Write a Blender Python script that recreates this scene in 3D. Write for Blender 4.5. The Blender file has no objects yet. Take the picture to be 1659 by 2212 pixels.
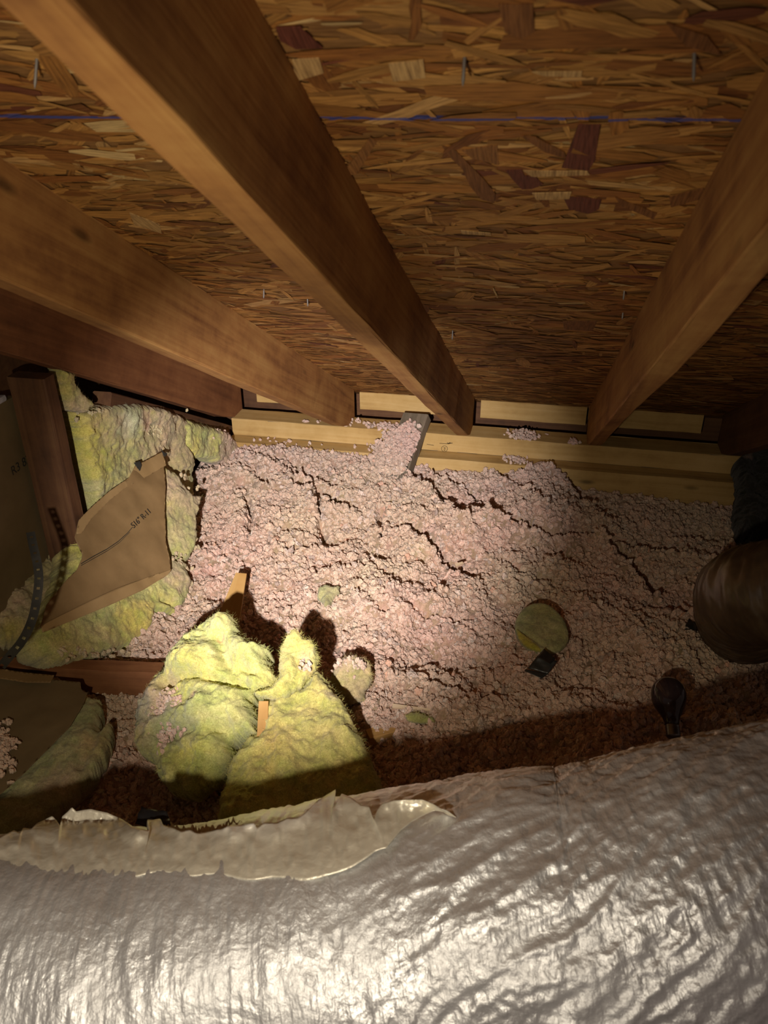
import bpy, math, random
import numpy as np
from mathutils import Matrix, Vector

# ------------------------------------------------------------------ camera, world, lights, exposure
SC = bpy.context.scene
F_PX, W_PX, H_PX = 1762.0, 1659, 2212
YAW, PITCH, ROLL = -0.2088, -0.4992, -0.0069
def cam_axes(yaw, pitch, roll):
    cy, sy, cp, sp = math.cos(yaw), math.sin(yaw), math.cos(pitch), math.sin(pitch)
    f = np.array([sy*cp, cy*cp, sp]); r = np.array([cy, -sy, 0.0]); u = np.cross(r, f)
    c, s = math.cos(roll), math.sin(roll)
    return np.array([c*r+s*u, -s*r+c*u, f])
CR = cam_axes(YAW, PITCH, ROLL)
CAM = np.array([0.0, 0.0, 1.45])
cd = bpy.data.cameras.new('camera'); co = bpy.data.objects.new('camera', cd); SC.collection.objects.link(co)
m4 = Matrix.Identity(4)
for i in range(3):
    m4[i][0], m4[i][1], m4[i][2], m4[i][3] = CR[0][i], CR[1][i], -CR[2][i], CAM[i]
co.matrix_world = m4
cd.sensor_fit = 'VERTICAL'; cd.sensor_height = 24.0; cd.sensor_width = 18.0
cd.lens = F_PX/H_PX*24.0; cd.clip_start = 0.01
cd.dof.use_dof = True; cd.dof.focus_distance = 2.1; cd.dof.aperture_fstop = 6.5
SC.camera = co
SC.view_settings.view_transform = 'Standard'; SC.view_settings.look = 'None'
SC.view_settings.gamma = 1.0; SC.view_settings.use_curve_mapping = False
SC.view_settings.exposure = 0.0
w = bpy.data.worlds.new('attic_dark'); SC.world = w; w.use_nodes = True
w.node_tree.nodes['Background'].inputs[0].default_value = (1.0, 0.74, 0.64, 1)
w.node_tree.nodes['Background'].inputs[1].default_value = 0.085
def ray(x, y):
    return ((x-829.5)/F_PX)*CR[0] + ((1106-y)/F_PX)*CR[1] + CR[2]
TORCH = CAM + CR[0]*-0.19 + CR[1]*-0.20 + CR[2]*0.05
def torch(name, aim, energy, size, blend, col, rad):
    l = bpy.data.lights.new(name, 'SPOT'); l.energy = energy; l.spot_size = math.radians(size); l.spot_blend = blend
    l.color = col; l.shadow_soft_size = rad
    o = bpy.data.objects.new(name, l); SC.collection.objects.link(o); o.location = TORCH
    o.rotation_euler = Vector(aim).to_track_quat('-Z', 'Y').to_euler(); return o
torch('torch_beam', CAM+ray(675, 1045)*2.3-TORCH, 310.0, 38, 1.0, (1.0, 0.93, 0.95), 0.014)
torch('torch_spill', CAM+ray(470, 1000)*1.9-TORCH, 23.0, 124, 1.0, (1.0, 0.87, 0.67), 0.014)

# ------------------------------------------------------------------ helpers
rng = np.random.default_rng(7); random.seed(7)
def az(x, y, z): v = ray(x, y); return CAM + v*((z-CAM[2])/v[2])
def ay(x, y, Y): v = ray(x, y); return CAM + v*(Y/v[1])
def ax(x, y, X): v = ray(x, y); return CAM + v*(X/v[0])
def ad(x, y, D): v = ray(x, y); return CAM + v/np.linalg.norm(v)*D
def nrm(v): v = np.asarray(v, float); return v/np.linalg.norm(v)
def _hash(ix, iy, iz, seed):
    h = (ix.astype(np.uint64)*np.uint64(73856093)) ^ (iy.astype(np.uint64)*np.uint64(19349663)) ^ (iz.astype(np.uint64)*np.uint64(83492791)) ^ np.uint64(seed*2654435761 % (1 << 32))
    h = h & np.uint64(0xffffffff)
    h = ((h ^ (h >> np.uint64(16)))*np.uint64(0x45d9f3b)) & np.uint64(0xffffffff)
    h = ((h ^ (h >> np.uint64(16)))*np.uint64(0x45d9f3b)) & np.uint64(0xffffffff)
    return ((h ^ (h >> np.uint64(16))) & np.uint64(0xffffff)).astype(float)/float(0xffffff)
def vnoise(p, seed=0):
    p = np.asarray(p, float)+1000.0
    i = np.floor(p).astype(np.int64); f = p-i; f = f*f*f*(f*(f*6-15)+10)
    r = 0
    for dx in (0, 1):
        for dy in (0, 1):
            for dz in (0, 1):
                wgt = (f[:, 0] if dx else 1-f[:, 0])*(f[:, 1] if dy else 1-f[:, 1])*(f[:, 2] if dz else 1-f[:, 2])
                r = r+wgt*_hash(i[:, 0]+dx, i[:, 1]+dy, i[:, 2]+dz, seed)
    return r*2-1
def fbm(p, seed=0, octv=4, gain=0.5):
    r = 0; a = 1.0; p = np.asarray(p, float)
    for k in range(octv): r = r+a*vnoise(p*(2.03**k), seed+k*17); a *= gain
    return r
def ridged(p, seed=0, octv=3):
    r = 0; a = 1.0
    for k in range(octv): r = r+a*(1-2*np.abs(vnoise(p*(2.07**k), seed+k*13))); a *= 0.5
    return r
def worley2(u, v, seed=0):
    iu, iv = np.floor(u).astype(np.int64), np.floor(v).astype(np.int64)
    d1 = np.full(u.shape, 9.0)
    for a in (-1, 0, 1):
        for b in (-1, 0, 1):
            cx, cy = iu+a, iv+b; z = np.zeros_like(cx)
            px = cx+_hash(cx+500, cy+500, z, seed); py = cy+_hash(cx+500, cy+500, z, seed+9)
            d1 = np.minimum(d1, (u-px)**2+(v-py)**2)
    return np.sqrt(d1)
def mesh_obj(name, V, Fc, mat=None, parent=None, smooth=False, col=None, uv=None):
    me = bpy.data.meshes.new(name)
    V = np.asarray(V, float)
    if isinstance(Fc, np.ndarray):
        k = Fc.shape[1]
        me.vertices.add(len(V)); me.vertices.foreach_set('co', V.ravel())
        me.loops.add(Fc.size); me.loops.foreach_set('vertex_index', Fc.ravel().astype(np.int32))
        me.polygons.add(len(Fc)); me.polygons.foreach_set('loop_start', np.arange(0, Fc.size, k, dtype=np.int32))
        me.update(calc_edges=True)
    else:
        me.from_pydata([tuple(v) for v in V], [], Fc)
    if smooth: me.polygons.foreach_set('use_smooth', np.ones(len(me.polygons), bool))
    if col is not None:
        a = me.color_attributes.new('tint', 'FLOAT_COLOR', 'POINT')
        c = np.ones((len(V), 4)); c[:, :3] = col; a.data.foreach_set('color', c.ravel())
    if uv is not None:
        l = me.uv_layers.new(name='grain'); li = np.empty(len(me.loops), np.int32); me.loops.foreach_get('vertex_index', li)
        l.data.foreach_set('uv', np.asarray(uv, float)[li].ravel())
    me.update()
    if mat: me.materials.append(mat)
    o = bpy.data.objects.new(name, me); SC.collection.objects.link(o)
    if parent: o.parent = parent
    return o
def tag(o, label=None, cat=None, group=None, kind=None):
    if label: o['label'] = label
    if cat: o['category'] = cat
    if group: o['group'] = group
    if kind: o['kind'] = kind
    return o
def empty(name, loc=(0, 0, 0)):
    o = bpy.data.objects.new(name, None); SC.collection.objects.link(o); o.location = loc; o.empty_display_size = 0.02
    return o
def recentre(o, c):
    """put the object's origin at c (world) keeping the mesh in place"""
    c = Vector(c); o.data.transform(Matrix.Translation(-c)); o.location = c; return o
def under(parent, *kids):
    """child meshes were made in world space: cancel the parent's offset"""
    for k in kids:
        k.parent = parent; k.matrix_parent_inverse = Matrix.Translation(-Vector(parent.location))
def box_mesh(L, Wd, Hh, seg=12, bev=0.003, bow=0.0, rough=0.0006, seed=0, wane=0.0):
    """timber along +x, section y in 0..Wd, z in 0..Hh, rounded arrises, slight bow and surface unevenness"""
    prof = []
    b = bev
    for cx, cy, a0 in ((Wd-b, b, -90), (Wd-b, Hh-b, 0), (b, Hh-b, 90), (b, b, 180)):
        for k in range(4):
            a = math.radians(a0+k*30); prof.append((cx+b*math.cos(a), cy+b*math.sin(a)))
    prof = np.array(prof); n = len(prof); V = []; r = np.random.default_rng(seed)
    for i in range(seg+1):
        t = i/seg; x = t*L
        q = prof.copy()
        if rough: q = q+r.normal(0, rough, q.shape)
        if wane:
            wn = wane*max(0, vnoise(np.array([[t*5.0, seed, 0.3]]), seed)[0]+0.5)
            sel = (prof[:, 0] > Wd-3*b) & (prof[:, 1] < 3*b)
            q[sel, 0] -= wn*0.7; q[sel, 1] += wn
        q[:, 0] += bow*math.sin(t*math.pi)
        V += [(x, a, c) for a, c in q]
    Fs = []
    for i in range(seg):
        for k in range(n):
            a = i*n+k; c = i*n+(k+1) % n; Fs.append((a, a+n, c+n, c))
    Fs.append(tuple(range(n))); Fs.append(tuple(seg*n+k for k in reversed(range(n))))
    return np.array(V), Fs
def timber(name, O, ux, uy, uz, L, Wd, Hh, mat, parent=None, **kw):
    V, Fs = box_mesh(L, Wd, Hh, **kw)
    o = mesh_obj(name, V, Fs, mat, parent)
    m = Matrix.Identity(4)
    for i in range(3): m[i][0], m[i][1], m[i][2], m[i][3] = ux[i], uy[i], uz[i], O[i]
    o.matrix_world = m
    return o

# ------------------------------------------------------------------ materials
def new_mat(name):
    m = bpy.data.materials.new(name); m.use_nodes = True; nt = m.node_tree
    return m, nt, nt.nodes, nt.links, nt.nodes['Principled BSDF']
def N(nt, t, **kw):
    n = nt.nodes.new(t)
    for k, v in kw.items():
        if k in n.inputs.keys(): n.inputs[k].default_value = v
        else: setattr(n, k, v)
    return n
def ramp(nt, stops):
    r = nt.nodes.new('ShaderNodeValToRGB'); e = r.color_ramp.elements
    while len(e) < len(stops): e.new(0.5)
    for el, (p, c) in zip(e, stops): el.position = p; el.color = (*c, 1)
    return r
def wood_mat(name, dark, mid, light, along=(1.2, 28, 28), rough=0.75, stain=None, bump=0.25):
    m, nt, ns, ls, bs = new_mat(name)
    tc = N(nt, 'ShaderNodeTexCoord'); mp = N(nt, 'ShaderNodeMapping'); mp.inputs['Scale'].default_value = along
    oi = N(nt, 'ShaderNodeObjectInfo'); ad_ = N(nt, 'ShaderNodeVectorMath', operation='ADD')
    ls.new(tc.outputs['Object'], ad_.inputs[0]); ls.new(oi.outputs['Random'], ad_.inputs[1]); ls.new(ad_.outputs[0], mp.inputs[0])
    n1 = N(nt, 'ShaderNodeTexNoise', Scale=1.0, Detail=6.0, Roughness=0.62, Distortion=1.2); ls.new(mp.outputs[0], n1.inputs['Vector'])
    n2 = N(nt, 'ShaderNodeTexNoise', Scale=5.5, Detail=5.0, Roughness=0.7); ls.new(ad_.outputs[0], n2.inputs['Vector'])
    n3 = N(nt, 'ShaderNodeTexNoise', Scale=4.0, Detail=3.0, Roughness=0.6); ls.new(mp.outputs[0], n3.inputs['Vector'])
    mx = N(nt, 'ShaderNodeMath', operation='MULTIPLY_ADD'); mx.inputs[1].default_value = 0.55
    ls.new(n2.outputs[0], mx.inputs[0])
    m2 = N(nt, 'ShaderNodeMath', operation='MULTIPLY'); m2.inputs[1].default_value = 0.5; ls.new(n1.outputs[0], m2.inputs[0]); ls.new(m2.outputs[0], mx.inputs[2])
    r = ramp(nt, [(0.36, dark), (0.52, mid), (0.68, light)]); ls.new(mx.outputs[0], r.inputs[0])
    # knots and streaks
    vo = N(nt, 'ShaderNodeTexVoronoi', Scale=3.2, Randomness=1.0); mp2 = N(nt, 'ShaderNodeMapping'); mp2.inputs['Scale'].default_value = (1.0, 3.0, 3.0)
    ls.new(ad_.outputs[0], mp2.inputs[0]); ls.new(mp2.outputs[0], vo.inputs['Vector'])
    kr = ramp(nt, [(0.03, (0.25, 0.25, 0.25)), (0.10, (1, 1, 1))]); ls.new(vo.outputs['Distance'], kr.inputs[0])
    mu = N(nt, 'ShaderNodeMix', data_type='RGBA', blend_type='MULTIPLY'); mu.inputs[0].default_value = 0.8
    ls.new(r.outputs[0], mu.inputs[6]); ls.new(kr.outputs[0], mu.inputs[7])
    ls.new(mu.outputs[2], bs.inputs['Base Color'])
    bs.inputs['Roughness'].default_value = rough; bs.inputs['Specular IOR Level'].default_value = 0.25
    bp = N(nt, 'ShaderNodeBump', Strength=bump, Distance=0.002); ls.new(n3.outputs[0], bp.inputs['Height']); ls.new(bp.outputs[0], bs.inputs['Normal'])
    return m
M_RAFT = wood_mat('rafter_wood', (0.16, 0.060, 0.020), (0.34, 0.160, 0.047), (0.46, 0.255, 0.078))
M_RED = wood_mat('red_rafter_wood', (0.12, 0.045, 0.018), (0.22, 0.09, 0.034), (0.30, 0.135, 0.05))
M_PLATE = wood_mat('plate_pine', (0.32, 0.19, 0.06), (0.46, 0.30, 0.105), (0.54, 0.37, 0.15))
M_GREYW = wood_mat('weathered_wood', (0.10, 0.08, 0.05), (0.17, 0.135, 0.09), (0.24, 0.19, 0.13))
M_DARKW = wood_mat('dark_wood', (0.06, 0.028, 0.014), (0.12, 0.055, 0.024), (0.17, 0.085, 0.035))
M_STICK = wood_mat('stick_pine', (0.36, 0.19, 0.05), (0.46, 0.26, 0.08), (0.52, 0.32, 0.11))
M_PALE = wood_mat('pale_splinter', (0.5, 0.36, 0.2), (0.62, 0.46, 0.28), (0.7, 0.55, 0.36))

def deck_mat():
    m, nt, ns, ls, bs = new_mat('strand_board')
    at = N(nt, 'ShaderNodeAttribute', attribute_name='tint')
    uv = N(nt, 'ShaderNodeUVMap', uv_map='grain'); mp = N(nt, 'ShaderNodeMapping'); mp.inputs['Scale'].default_value = (25, 420, 1)
    ls.new(uv.outputs[0], mp.inputs[0])
    n1 = N(nt, 'ShaderNodeTexNoise', Scale=1.0, Detail=4.0, Roughness=0.65); ls.new(mp.outputs[0], n1.inputs['Vector'])
    r = ramp(nt, [(0.32, (0.42, 0.36, 0.33)), (0.6, (1.15, 1.12, 1.05))]); ls.new(n1.outputs[0], r.inputs[0])
    mu = N(nt, 'ShaderNodeMix', data_type='RGBA', blend_type='MULTIPLY'); mu.inputs[0].default_value = 1.0
    ls.new(at.outputs['Color'], mu.inputs[6]); ls.new(r.outputs[0], mu.inputs[7])
    # broad weather blotches
    tc = N(nt, 'ShaderNodeTexCoord')
    n2 = N(nt, 'ShaderNodeTexNoise', Scale=3.0, Detail=4.0); ls.new(tc.outputs['Object'], n2.inputs['Vector'])
    r2 = ramp(nt, [(0.35, (0.7, 0.64, 0.62)), (0.6, (1.05, 1.03, 1.0))]); ls.new(n2.outputs[0], r2.inputs[0])
    mu2 = N(nt, 'ShaderNodeMix', data_type='RGBA', blend_type='MULTIPLY'); mu2.inputs[0].default_value = 0.8
    ls.new(mu.outputs[2], mu2.inputs[6]); ls.new(r2.outputs[0], mu2.inputs[7])
    # blue snapped chalk line across the sheet (object y runs down the slope)
    sx = N(nt, 'ShaderNodeSeparateXYZ'); ls.new(tc.outputs['Object'], sx.inputs[0])
    a = N(nt, 'ShaderNodeMath', operation='SUBTRACT'); a.inputs[1].default_value = 0.7418; ls.new(sx.outputs[1], a.inputs[0])
    b = N(nt, 'ShaderNodeMath', operation='ABSOLUTE'); ls.new(a.outputs[0], b.inputs[0])
    n3 = N(nt, 'ShaderNodeTexNoise', Scale=14.0, Detail=5.0, Roughness=0.75); ls.new(tc.outputs['Object'], n3.inputs['Vector'])
    wd = N(nt, 'ShaderNodeMath', operation='MULTIPLY_ADD'); wd.inputs[1].default_value = 0.011; wd.inputs[2].default_value = -0.0030; ls.new(n3.outputs[0], wd.inputs[0])
    lt = N(nt, 'ShaderNodeMath', operation='LESS_THAN'); ls.new(b.outputs[0], lt.inputs[0]); ls.new(wd.outputs[0], lt.inputs[1])
    fa = N(nt, 'ShaderNodeMath', operation='MULTIPLY'); fa.inputs[1].default_value = 0.8; ls.new(lt.outputs[0], fa.inputs[0])
    mx = N(nt, 'ShaderNodeMix', data_type='RGBA'); mx.inputs[7].default_value = (0.025, 0.06, 0.26, 1)
    ls.new(fa.outputs[0], mx.inputs[0]); ls.new(mu2.outputs[2], mx.inputs[6]); ls.new(mx.outputs[2], bs.inputs['Base Color'])
    bs.inputs['Roughness'].default_value = 0.62; bs.inputs['Specular IOR Level'].default_value = 0.3
    bp = N(nt, 'ShaderNodeBump', Strength=0.35, Distance=0.001); ls.new(n1.outputs[0], bp.inputs['Height']); ls.new(bp.outputs[0], bs.inputs['Normal'])
    return m
M_DECK = deck_mat()

def wool_mat(name, fine=170.0, sheen=0.25, bump=0.6):
    m, nt, ns, ls, bs = new_mat(name)
    at = N(nt, 'ShaderNodeAttribute', attribute_name='tint'); tc = N(nt, 'ShaderNodeTexCoord')
    n1 = N(nt, 'ShaderNodeTexNoise', Scale=fine, Detail=5.0, Roughness=0.7, Distortion=1.5); ls.new(tc.outputs['Object'], n1.inputs['Vector'])
    n2 = N(nt, 'ShaderNodeTexNoise', Scale=22.0, Detail=4.0, Roughness=0.6); ls.new(tc.outputs['Object'], n2.inputs['Vector'])
    r = ramp(nt, [(0.32, (0.60, 0.58, 0.48)), (0.62, (1.1, 1.1, 1.12))]); ls.new(n1.outputs[0], r.inputs[0])
    r2 = ramp(nt, [(0.35, (0.74, 0.82, 0.66)), (0.65, (1.06, 1.0, 1.0))]); ls.new(n2.outputs[0], r2.inputs[0])
    mu = N(nt, 'ShaderNodeMix', data_type='RGBA', blend_type='MULTIPLY'); mu.inputs[0].default_value = 1.0
    ls.new(at.outputs['Color'], mu.inputs[6]); ls.new(r.outputs[0], mu.inputs[7])
    mu2 = N(nt, 'ShaderNodeMix', data_type='RGBA', blend_type='MULTIPLY'); mu2.inputs[0].default_value = 1.0
    ls.new(mu.outputs[2], mu2.inputs[6]); ls.new(r2.outputs[0], mu2.inputs[7])
    ls.new(mu2.outputs[2], bs.inputs['Base Color']); bs.inputs['Roughness'].default_value = 0.95
    bs.inputs['Specular IOR Level'].default_value = 0.1; bs.inputs['Sheen Weight'].default_value = sheen
    bp = N(nt, 'ShaderNodeBump', Strength=bump, Distance=0.004); ls.new(n1.outputs[0], bp.inputs['Height']); ls.new(bp.outputs[0], bs.inputs['Normal'])
    return m
M_WOOL = wool_mat('fibreglass_wool')
def clump_mat():
    m, nt, ns, ls, bs = new_mat('pink_clumps')
    at = N(nt, 'ShaderNodeAttribute', attribute_name='tint', attribute_type='INSTANCER'); tc = N(nt, 'ShaderNodeTexCoord')
    n1 = N(nt, 'ShaderNodeTexNoise', Scale=2.2, Detail=4.0, Roughness=0.7); ls.new(tc.outputs['Object'], n1.inputs['Vector'])
    r = ramp(nt, [(0.3, (0.78, 0.74, 0.70)), (0.65, (1.06, 1.06, 1.06))]); ls.new(n1.outputs[0], r.inputs[0])
    mu = N(nt, 'ShaderNodeMix', data_type='RGBA', blend_type='MULTIPLY'); mu.inputs[0].default_value = 1.0
    ls.new(at.outputs['Color'], mu.inputs[6]); ls.new(r.outputs[0], mu.inputs[7]); ls.new(mu.outputs[2], bs.inputs['Base Color'])
    bs.inputs['Roughness'].default_value = 0.95; bs.inputs['Specular IOR Level'].default_value = 0.1
    bs.inputs['Subsurface Weight'].default_value = 0.6; bs.inputs['Subsurface Radius'].default_value = (1.0, 0.6, 0.5); bs.inputs['Subsurface Scale'].default_value = 0.004
    return m
M_CLUMP = clump_mat()
def kraft_mat(name, a, b):
    m, nt, ns, ls, bs = new_mat(name)
    tc = N(nt, 'ShaderNodeTexCoord')
    n1 = N(nt, 'ShaderNodeTexNoise', Scale=9.0, Detail=5.0, Roughness=0.6); ls.new(tc.outputs['Object'], n1.inputs['Vector'])
    n2 = N(nt, 'ShaderNodeTexNoise', Scale=300.0, Detail=3.0); ls.new(tc.outputs['Object'], n2.inputs['Vector'])
    r = ramp(nt, [(0.35, a), (0.65, b)]); ls.new(n1.outputs[0], r.inputs[0]); ls.new(r.outputs[0], bs.inputs['Base Color'])
    bs.inputs['Roughness'].default_value = 0.6; bs.inputs['Specular IOR Level'].default_value = 0.3
    bp = N(nt, 'ShaderNodeBump', Strength=0.15, Distance=0.001); ls.new(n2.outputs[0], bp.inputs['Height']); ls.new(bp.outputs[0], bs.inputs['Normal'])
    return m
M_KRAFT = kraft_mat('kraft_paper', (0.20, 0.125, 0.05), (0.27, 0.17, 0.07))
M_KRAFT2 = kraft_mat('kraft_flange', (0.30, 0.19, 0.075), (0.36, 0.235, 0.10))
M_KRAFTD = kraft_mat('dark_kraft', (0.15, 0.105, 0.05), (0.19, 0.135, 0.065))
def plain(name, c, rough=0.6, metal=0.0, spec=0.4):
    m, nt, ns, ls, bs = new_mat(name)
    tc = N(nt, 'ShaderNodeTexCoord'); n1 = N(nt, 'ShaderNodeTexNoise', Scale=60.0, Detail=4.0); ls.new(tc.outputs['Object'], n1.inputs['Vector'])
    r = ramp(nt, [(0.3, tuple(x*0.75 for x in c)), (0.7, tuple(min(1, x*1.15) for x in c))]); ls.new(n1.outputs[0], r.inputs[0]); ls.new(r.outputs[0], bs.inputs['Base Color'])
    bs.inputs['Roughness'].default_value = rough; bs.inputs['Metallic'].default_value = metal; bs.inputs['Specular IOR Level'].default_value = spec
    return m
M_INK = plain('black_ink', (0.03, 0.028, 0.02), 0.8)
M_STAMP = plain('brown_ink', (0.045, 0.026, 0.008), 0.8)
M_NAIL = plain('nail_steel', (0.22, 0.20, 0.18), 0.55, 0.5)
M_STRAP = plain('dark_strap', (0.028, 0.025, 0.018), 0.85, 0.0, 0.1)
M_WHITE = plain('white_trim', (0.55, 0.52, 0.55), 0.5)
M_TAPE = plain('dark_tape', (0.055, 0.055, 0.05), 0.38, 0.55, 0.5)
M_BLACK = plain('black_tape', (0.012, 0.012, 0.014), 0.5)
M_DRYWALL = plain('dark_drywall', (0.22, 0.18, 0.14), 0.9)
def foil_mat(name, col, rough, bscale, bstr, metal=1.0, streak=False):
    m, nt, ns, ls, bs = new_mat(name)
    tc = N(nt, 'ShaderNodeTexCoord')
    n1 = N(nt, 'ShaderNodeTexNoise', Scale=bscale, Detail=5.0, Roughness=0.6, Distortion=0.6); ls.new(tc.outputs['Object'], n1.inputs['Vector'])
    bp = N(nt, 'ShaderNodeBump', Strength=bstr, Distance=0.003); ls.new(n1.outputs[0], bp.inputs['Height'])
    # sharp little creases: folded cell edges warped by noise
    nw = N(nt, 'ShaderNodeTexNoise', Scale=18.0, Detail=3.0); ls.new(tc.outputs['Object'], nw.inputs['Vector'])
    mv = N(nt, 'ShaderNodeVectorMath', operation='MULTIPLY_ADD'); mv.inputs[1].default_value = (0.06, 0.06, 0.06); ls.new(nw.outputs['Color'], mv.inputs[0]); ls.new(tc.outputs['Object'], mv.inputs[2])
    vo = N(nt, 'ShaderNodeTexVoronoi', Scale=46.0, feature='F1', distance='MANHATTAN'); ls.new(mv.outputs[0], vo.inputs['Vector'])
    b2 = N(nt, 'ShaderNodeBump', Strength=bstr*0.45, Distance=0.006); ls.new(vo.outputs['Distance'], b2.inputs['Height']); ls.new(bp.outputs[0], b2.inputs['Normal'])
    last = b2
    if streak:
        uv = N(nt, 'ShaderNodeUVMap', uv_map='grain')
        for sc, st in (((170, 30, 1), 0.35), ((380, 160, 1), 0.3)):
            mp = N(nt, 'ShaderNodeMapping'); mp.inputs['Scale'].default_value = sc; ls.new(uv.outputs[0], mp.inputs[0])
            n4 = N(nt, 'ShaderNodeTexNoise', Scale=1.0, Detail=3.0, Roughness=0.55); ls.new(mp.outputs[0], n4.inputs['Vector'])
            b3 = N(nt, 'ShaderNodeBump', Strength=st, Distance=0.002); ls.new(n4.outputs[0], b3.inputs['Height']); ls.new(last.outputs[0], b3.inputs['Normal']); last = b3
    ls.new(last.outputs[0], bs.inputs['Normal'])
    bs.inputs['Base Color'].default_value = (*col, 1); bs.inputs['Metallic'].default_value = metal; bs.inputs['Roughness'].default_value = rough
    n2 = N(nt, 'ShaderNodeTexNoise', Scale=14.0, Detail=4.0); ls.new(tc.outputs['Object'], n2.inputs['Vector'])
    r = ramp(nt, [(0.3, (rough*0.8,)*3), (0.7, (rough*1.25,)*3)]); ls.new(n2.outputs[0], r.inputs[0]); ls.new(r.outputs[0], bs.inputs['Roughness'])
    return m
M_FOIL = foil_mat('foil_jacket', (0.80, 0.81, 0.83), 0.45, 150.0, 0.35, 0.68, True)
M_FLAP = foil_mat('foil_backing', (0.80, 0.755, 0.63), 0.42, 60.0, 0.3, 0.4)
def film_mat():
    m, nt, ns, ls, bs = new_mat('duct_film')
    tc = N(nt, 'ShaderNodeTexCoord')
    n1 = N(nt, 'ShaderNodeTexNoise', Scale=30.0, Detail=4.0); ls.new(tc.outputs['Object'], n1.inputs['Vector'])
    r = ramp(nt, [(0.35, (0.05, 0.03, 0.016)), (0.65, (0.085, 0.055, 0.028))]); ls.new(n1.outputs[0], r.inputs[0]); ls.new(r.outputs[0], bs.inputs['Base Color'])
    bs.inputs['Roughness'].default_value = 0.35; bs.inputs['Specular IOR Level'].default_value = 0.6; bs.inputs['Coat Weight'].default_value = 0.25; bs.inputs['Coat Roughness'].default_value = 0.2
    return m
M_FILM = film_mat()

# ------------------------------------------------------------------ roof: deck, rafters, plates
TH = math.radians(28)
XA = np.array([1.0, 0, 0]); DN = np.array([0, math.cos(TH), -math.sin(TH)]); NU = np.array([0, math.sin(TH), math.cos(TH)])
B_TOP, B_BOT, RX, SP, TK = 0.3492, 0.2138, -0.2314, 0.4064, 0.038
PY, PZ, PD = 2.4446, 1.45-1.0531, 0.0912       # top plate: front y, top z, depth
def roof(x, s, b): return CAM + XA*x + DN*s + NU*b
def frame_matrix(O, ux, uy, uz):
    m = Matrix.Identity(4)
    for i in range(3): m[i][0], m[i][1], m[i][2], m[i][3] = ux[i], uy[i], uz[i], O[i]
    return m
# deck slab: object x across, y down the slope, z = out of the underside (towards the room)
deck_frame = frame_matrix(roof(0, 0, B_TOP), XA, DN, -NU)
x0, x1, y0, y1 = -2.0, 2.0, -0.6, 2.82
Vd = [(x, y, z) for z in (0.0, -0.012) for x, y in ((x0, y0), (x1, y0), (x1, y1), (x0, y1))]
deck = mesh_obj('ceiling', Vd, [(0, 1, 2, 3), (7, 6, 5, 4), (0, 4, 5, 1), (1, 5, 6, 2), (2, 6, 7, 3), (3, 7, 4, 0)], M_DECK,
                col=np.tile((0.26, 0.135, 0.045), (8, 1)), uv=np.array([(v[0], v[1]) for v in Vd]))
deck.matrix_world = deck_frame
tag(deck, kind='structure')
PAL = np.array([(0.43, 0.225, 0.060), (0.49, 0.27, 0.080), (0.36, 0.165, 0.040), (0.29, 0.12, 0.030), (0.52, 0.32, 0.12), (0.40, 0.20, 0.055), (0.21, 0.082, 0.024), (0.16, 0.053, 0.026), (0.58, 0.42, 0.19)])
PW = np.array([0.21, 0.13, 0.21, 0.18, 0.05, 0.14, 0.055, 0.015, 0.01])
def strand_shape(L, Wd, r):
    n = 5; top = []; bot = []
    for k in range(n):
        t = k/(n-1); e = 1 - (abs(2*t-1)**3)*r.uniform(0.2, 0.9)
        off = r.normal(0, Wd*0.08)
        top.append(((t-0.5)*L + r.normal(0, L*0.02), Wd*0.5*e+off)); bot.append(((t-0.5)*L + r.normal(0, L*0.02), -Wd*0.5*e+off))
    return np.array(top), np.array(bot)
def strands(cnt, r):
    V = []; Fq = []; C = []; U = []
    for i in range(cnt):
        L = min(0.16, abs(r.lognormal(-3.2, 0.6))+0.012); Wd = min(0.032, L*r.choice([r.uniform(0.04, 0.16), r.uniform(0.12, 0.42)]))
        a = r.normal(0, 0.30) if r.random() < 0.82 else r.uniform(-1.57, 1.57)
        cx, cy = r.uniform(-1.5, 1.45), r.uniform(0.02, 2.74); zz = r.uniform(0.0004, 0.0026)
        top, bot = strand_shape(L, Wd, r); ca, sa = math.cos(a), math.sin(a)
        base = len(V); c = PAL[r.choice(len(PAL), p=PW)]*r.uniform(0.78, 1.2); tilt = r.normal(0, 0.035); tl2 = r.normal(0, 0.012); o1, o2 = r.uniform(0, 50, 2)
        for (tx, ty), (bx, by) in zip(top, bot):
            for px, py in ((tx, ty), (bx, by)):
                V.append((cx+ca*px-sa*py, cy+sa*px+ca*py, max(0.0002, zz+tilt*py+tl2*px))); C.append(c); U.append((px+o1, py+o2))
        for k in range(4): q = base+2*k; Fq.append((q, q+1, q+3, q+2))
    return np.array(V), np.array(Fq), np.array(C), np.array(U)
V, Fq, C, U = strands(23000, np.random.default_rng(3))
st = mesh_obj('wood_strands', V, Fq, M_DECK, deck, col=C, uv=U); tag(st, kind='stuff')
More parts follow.
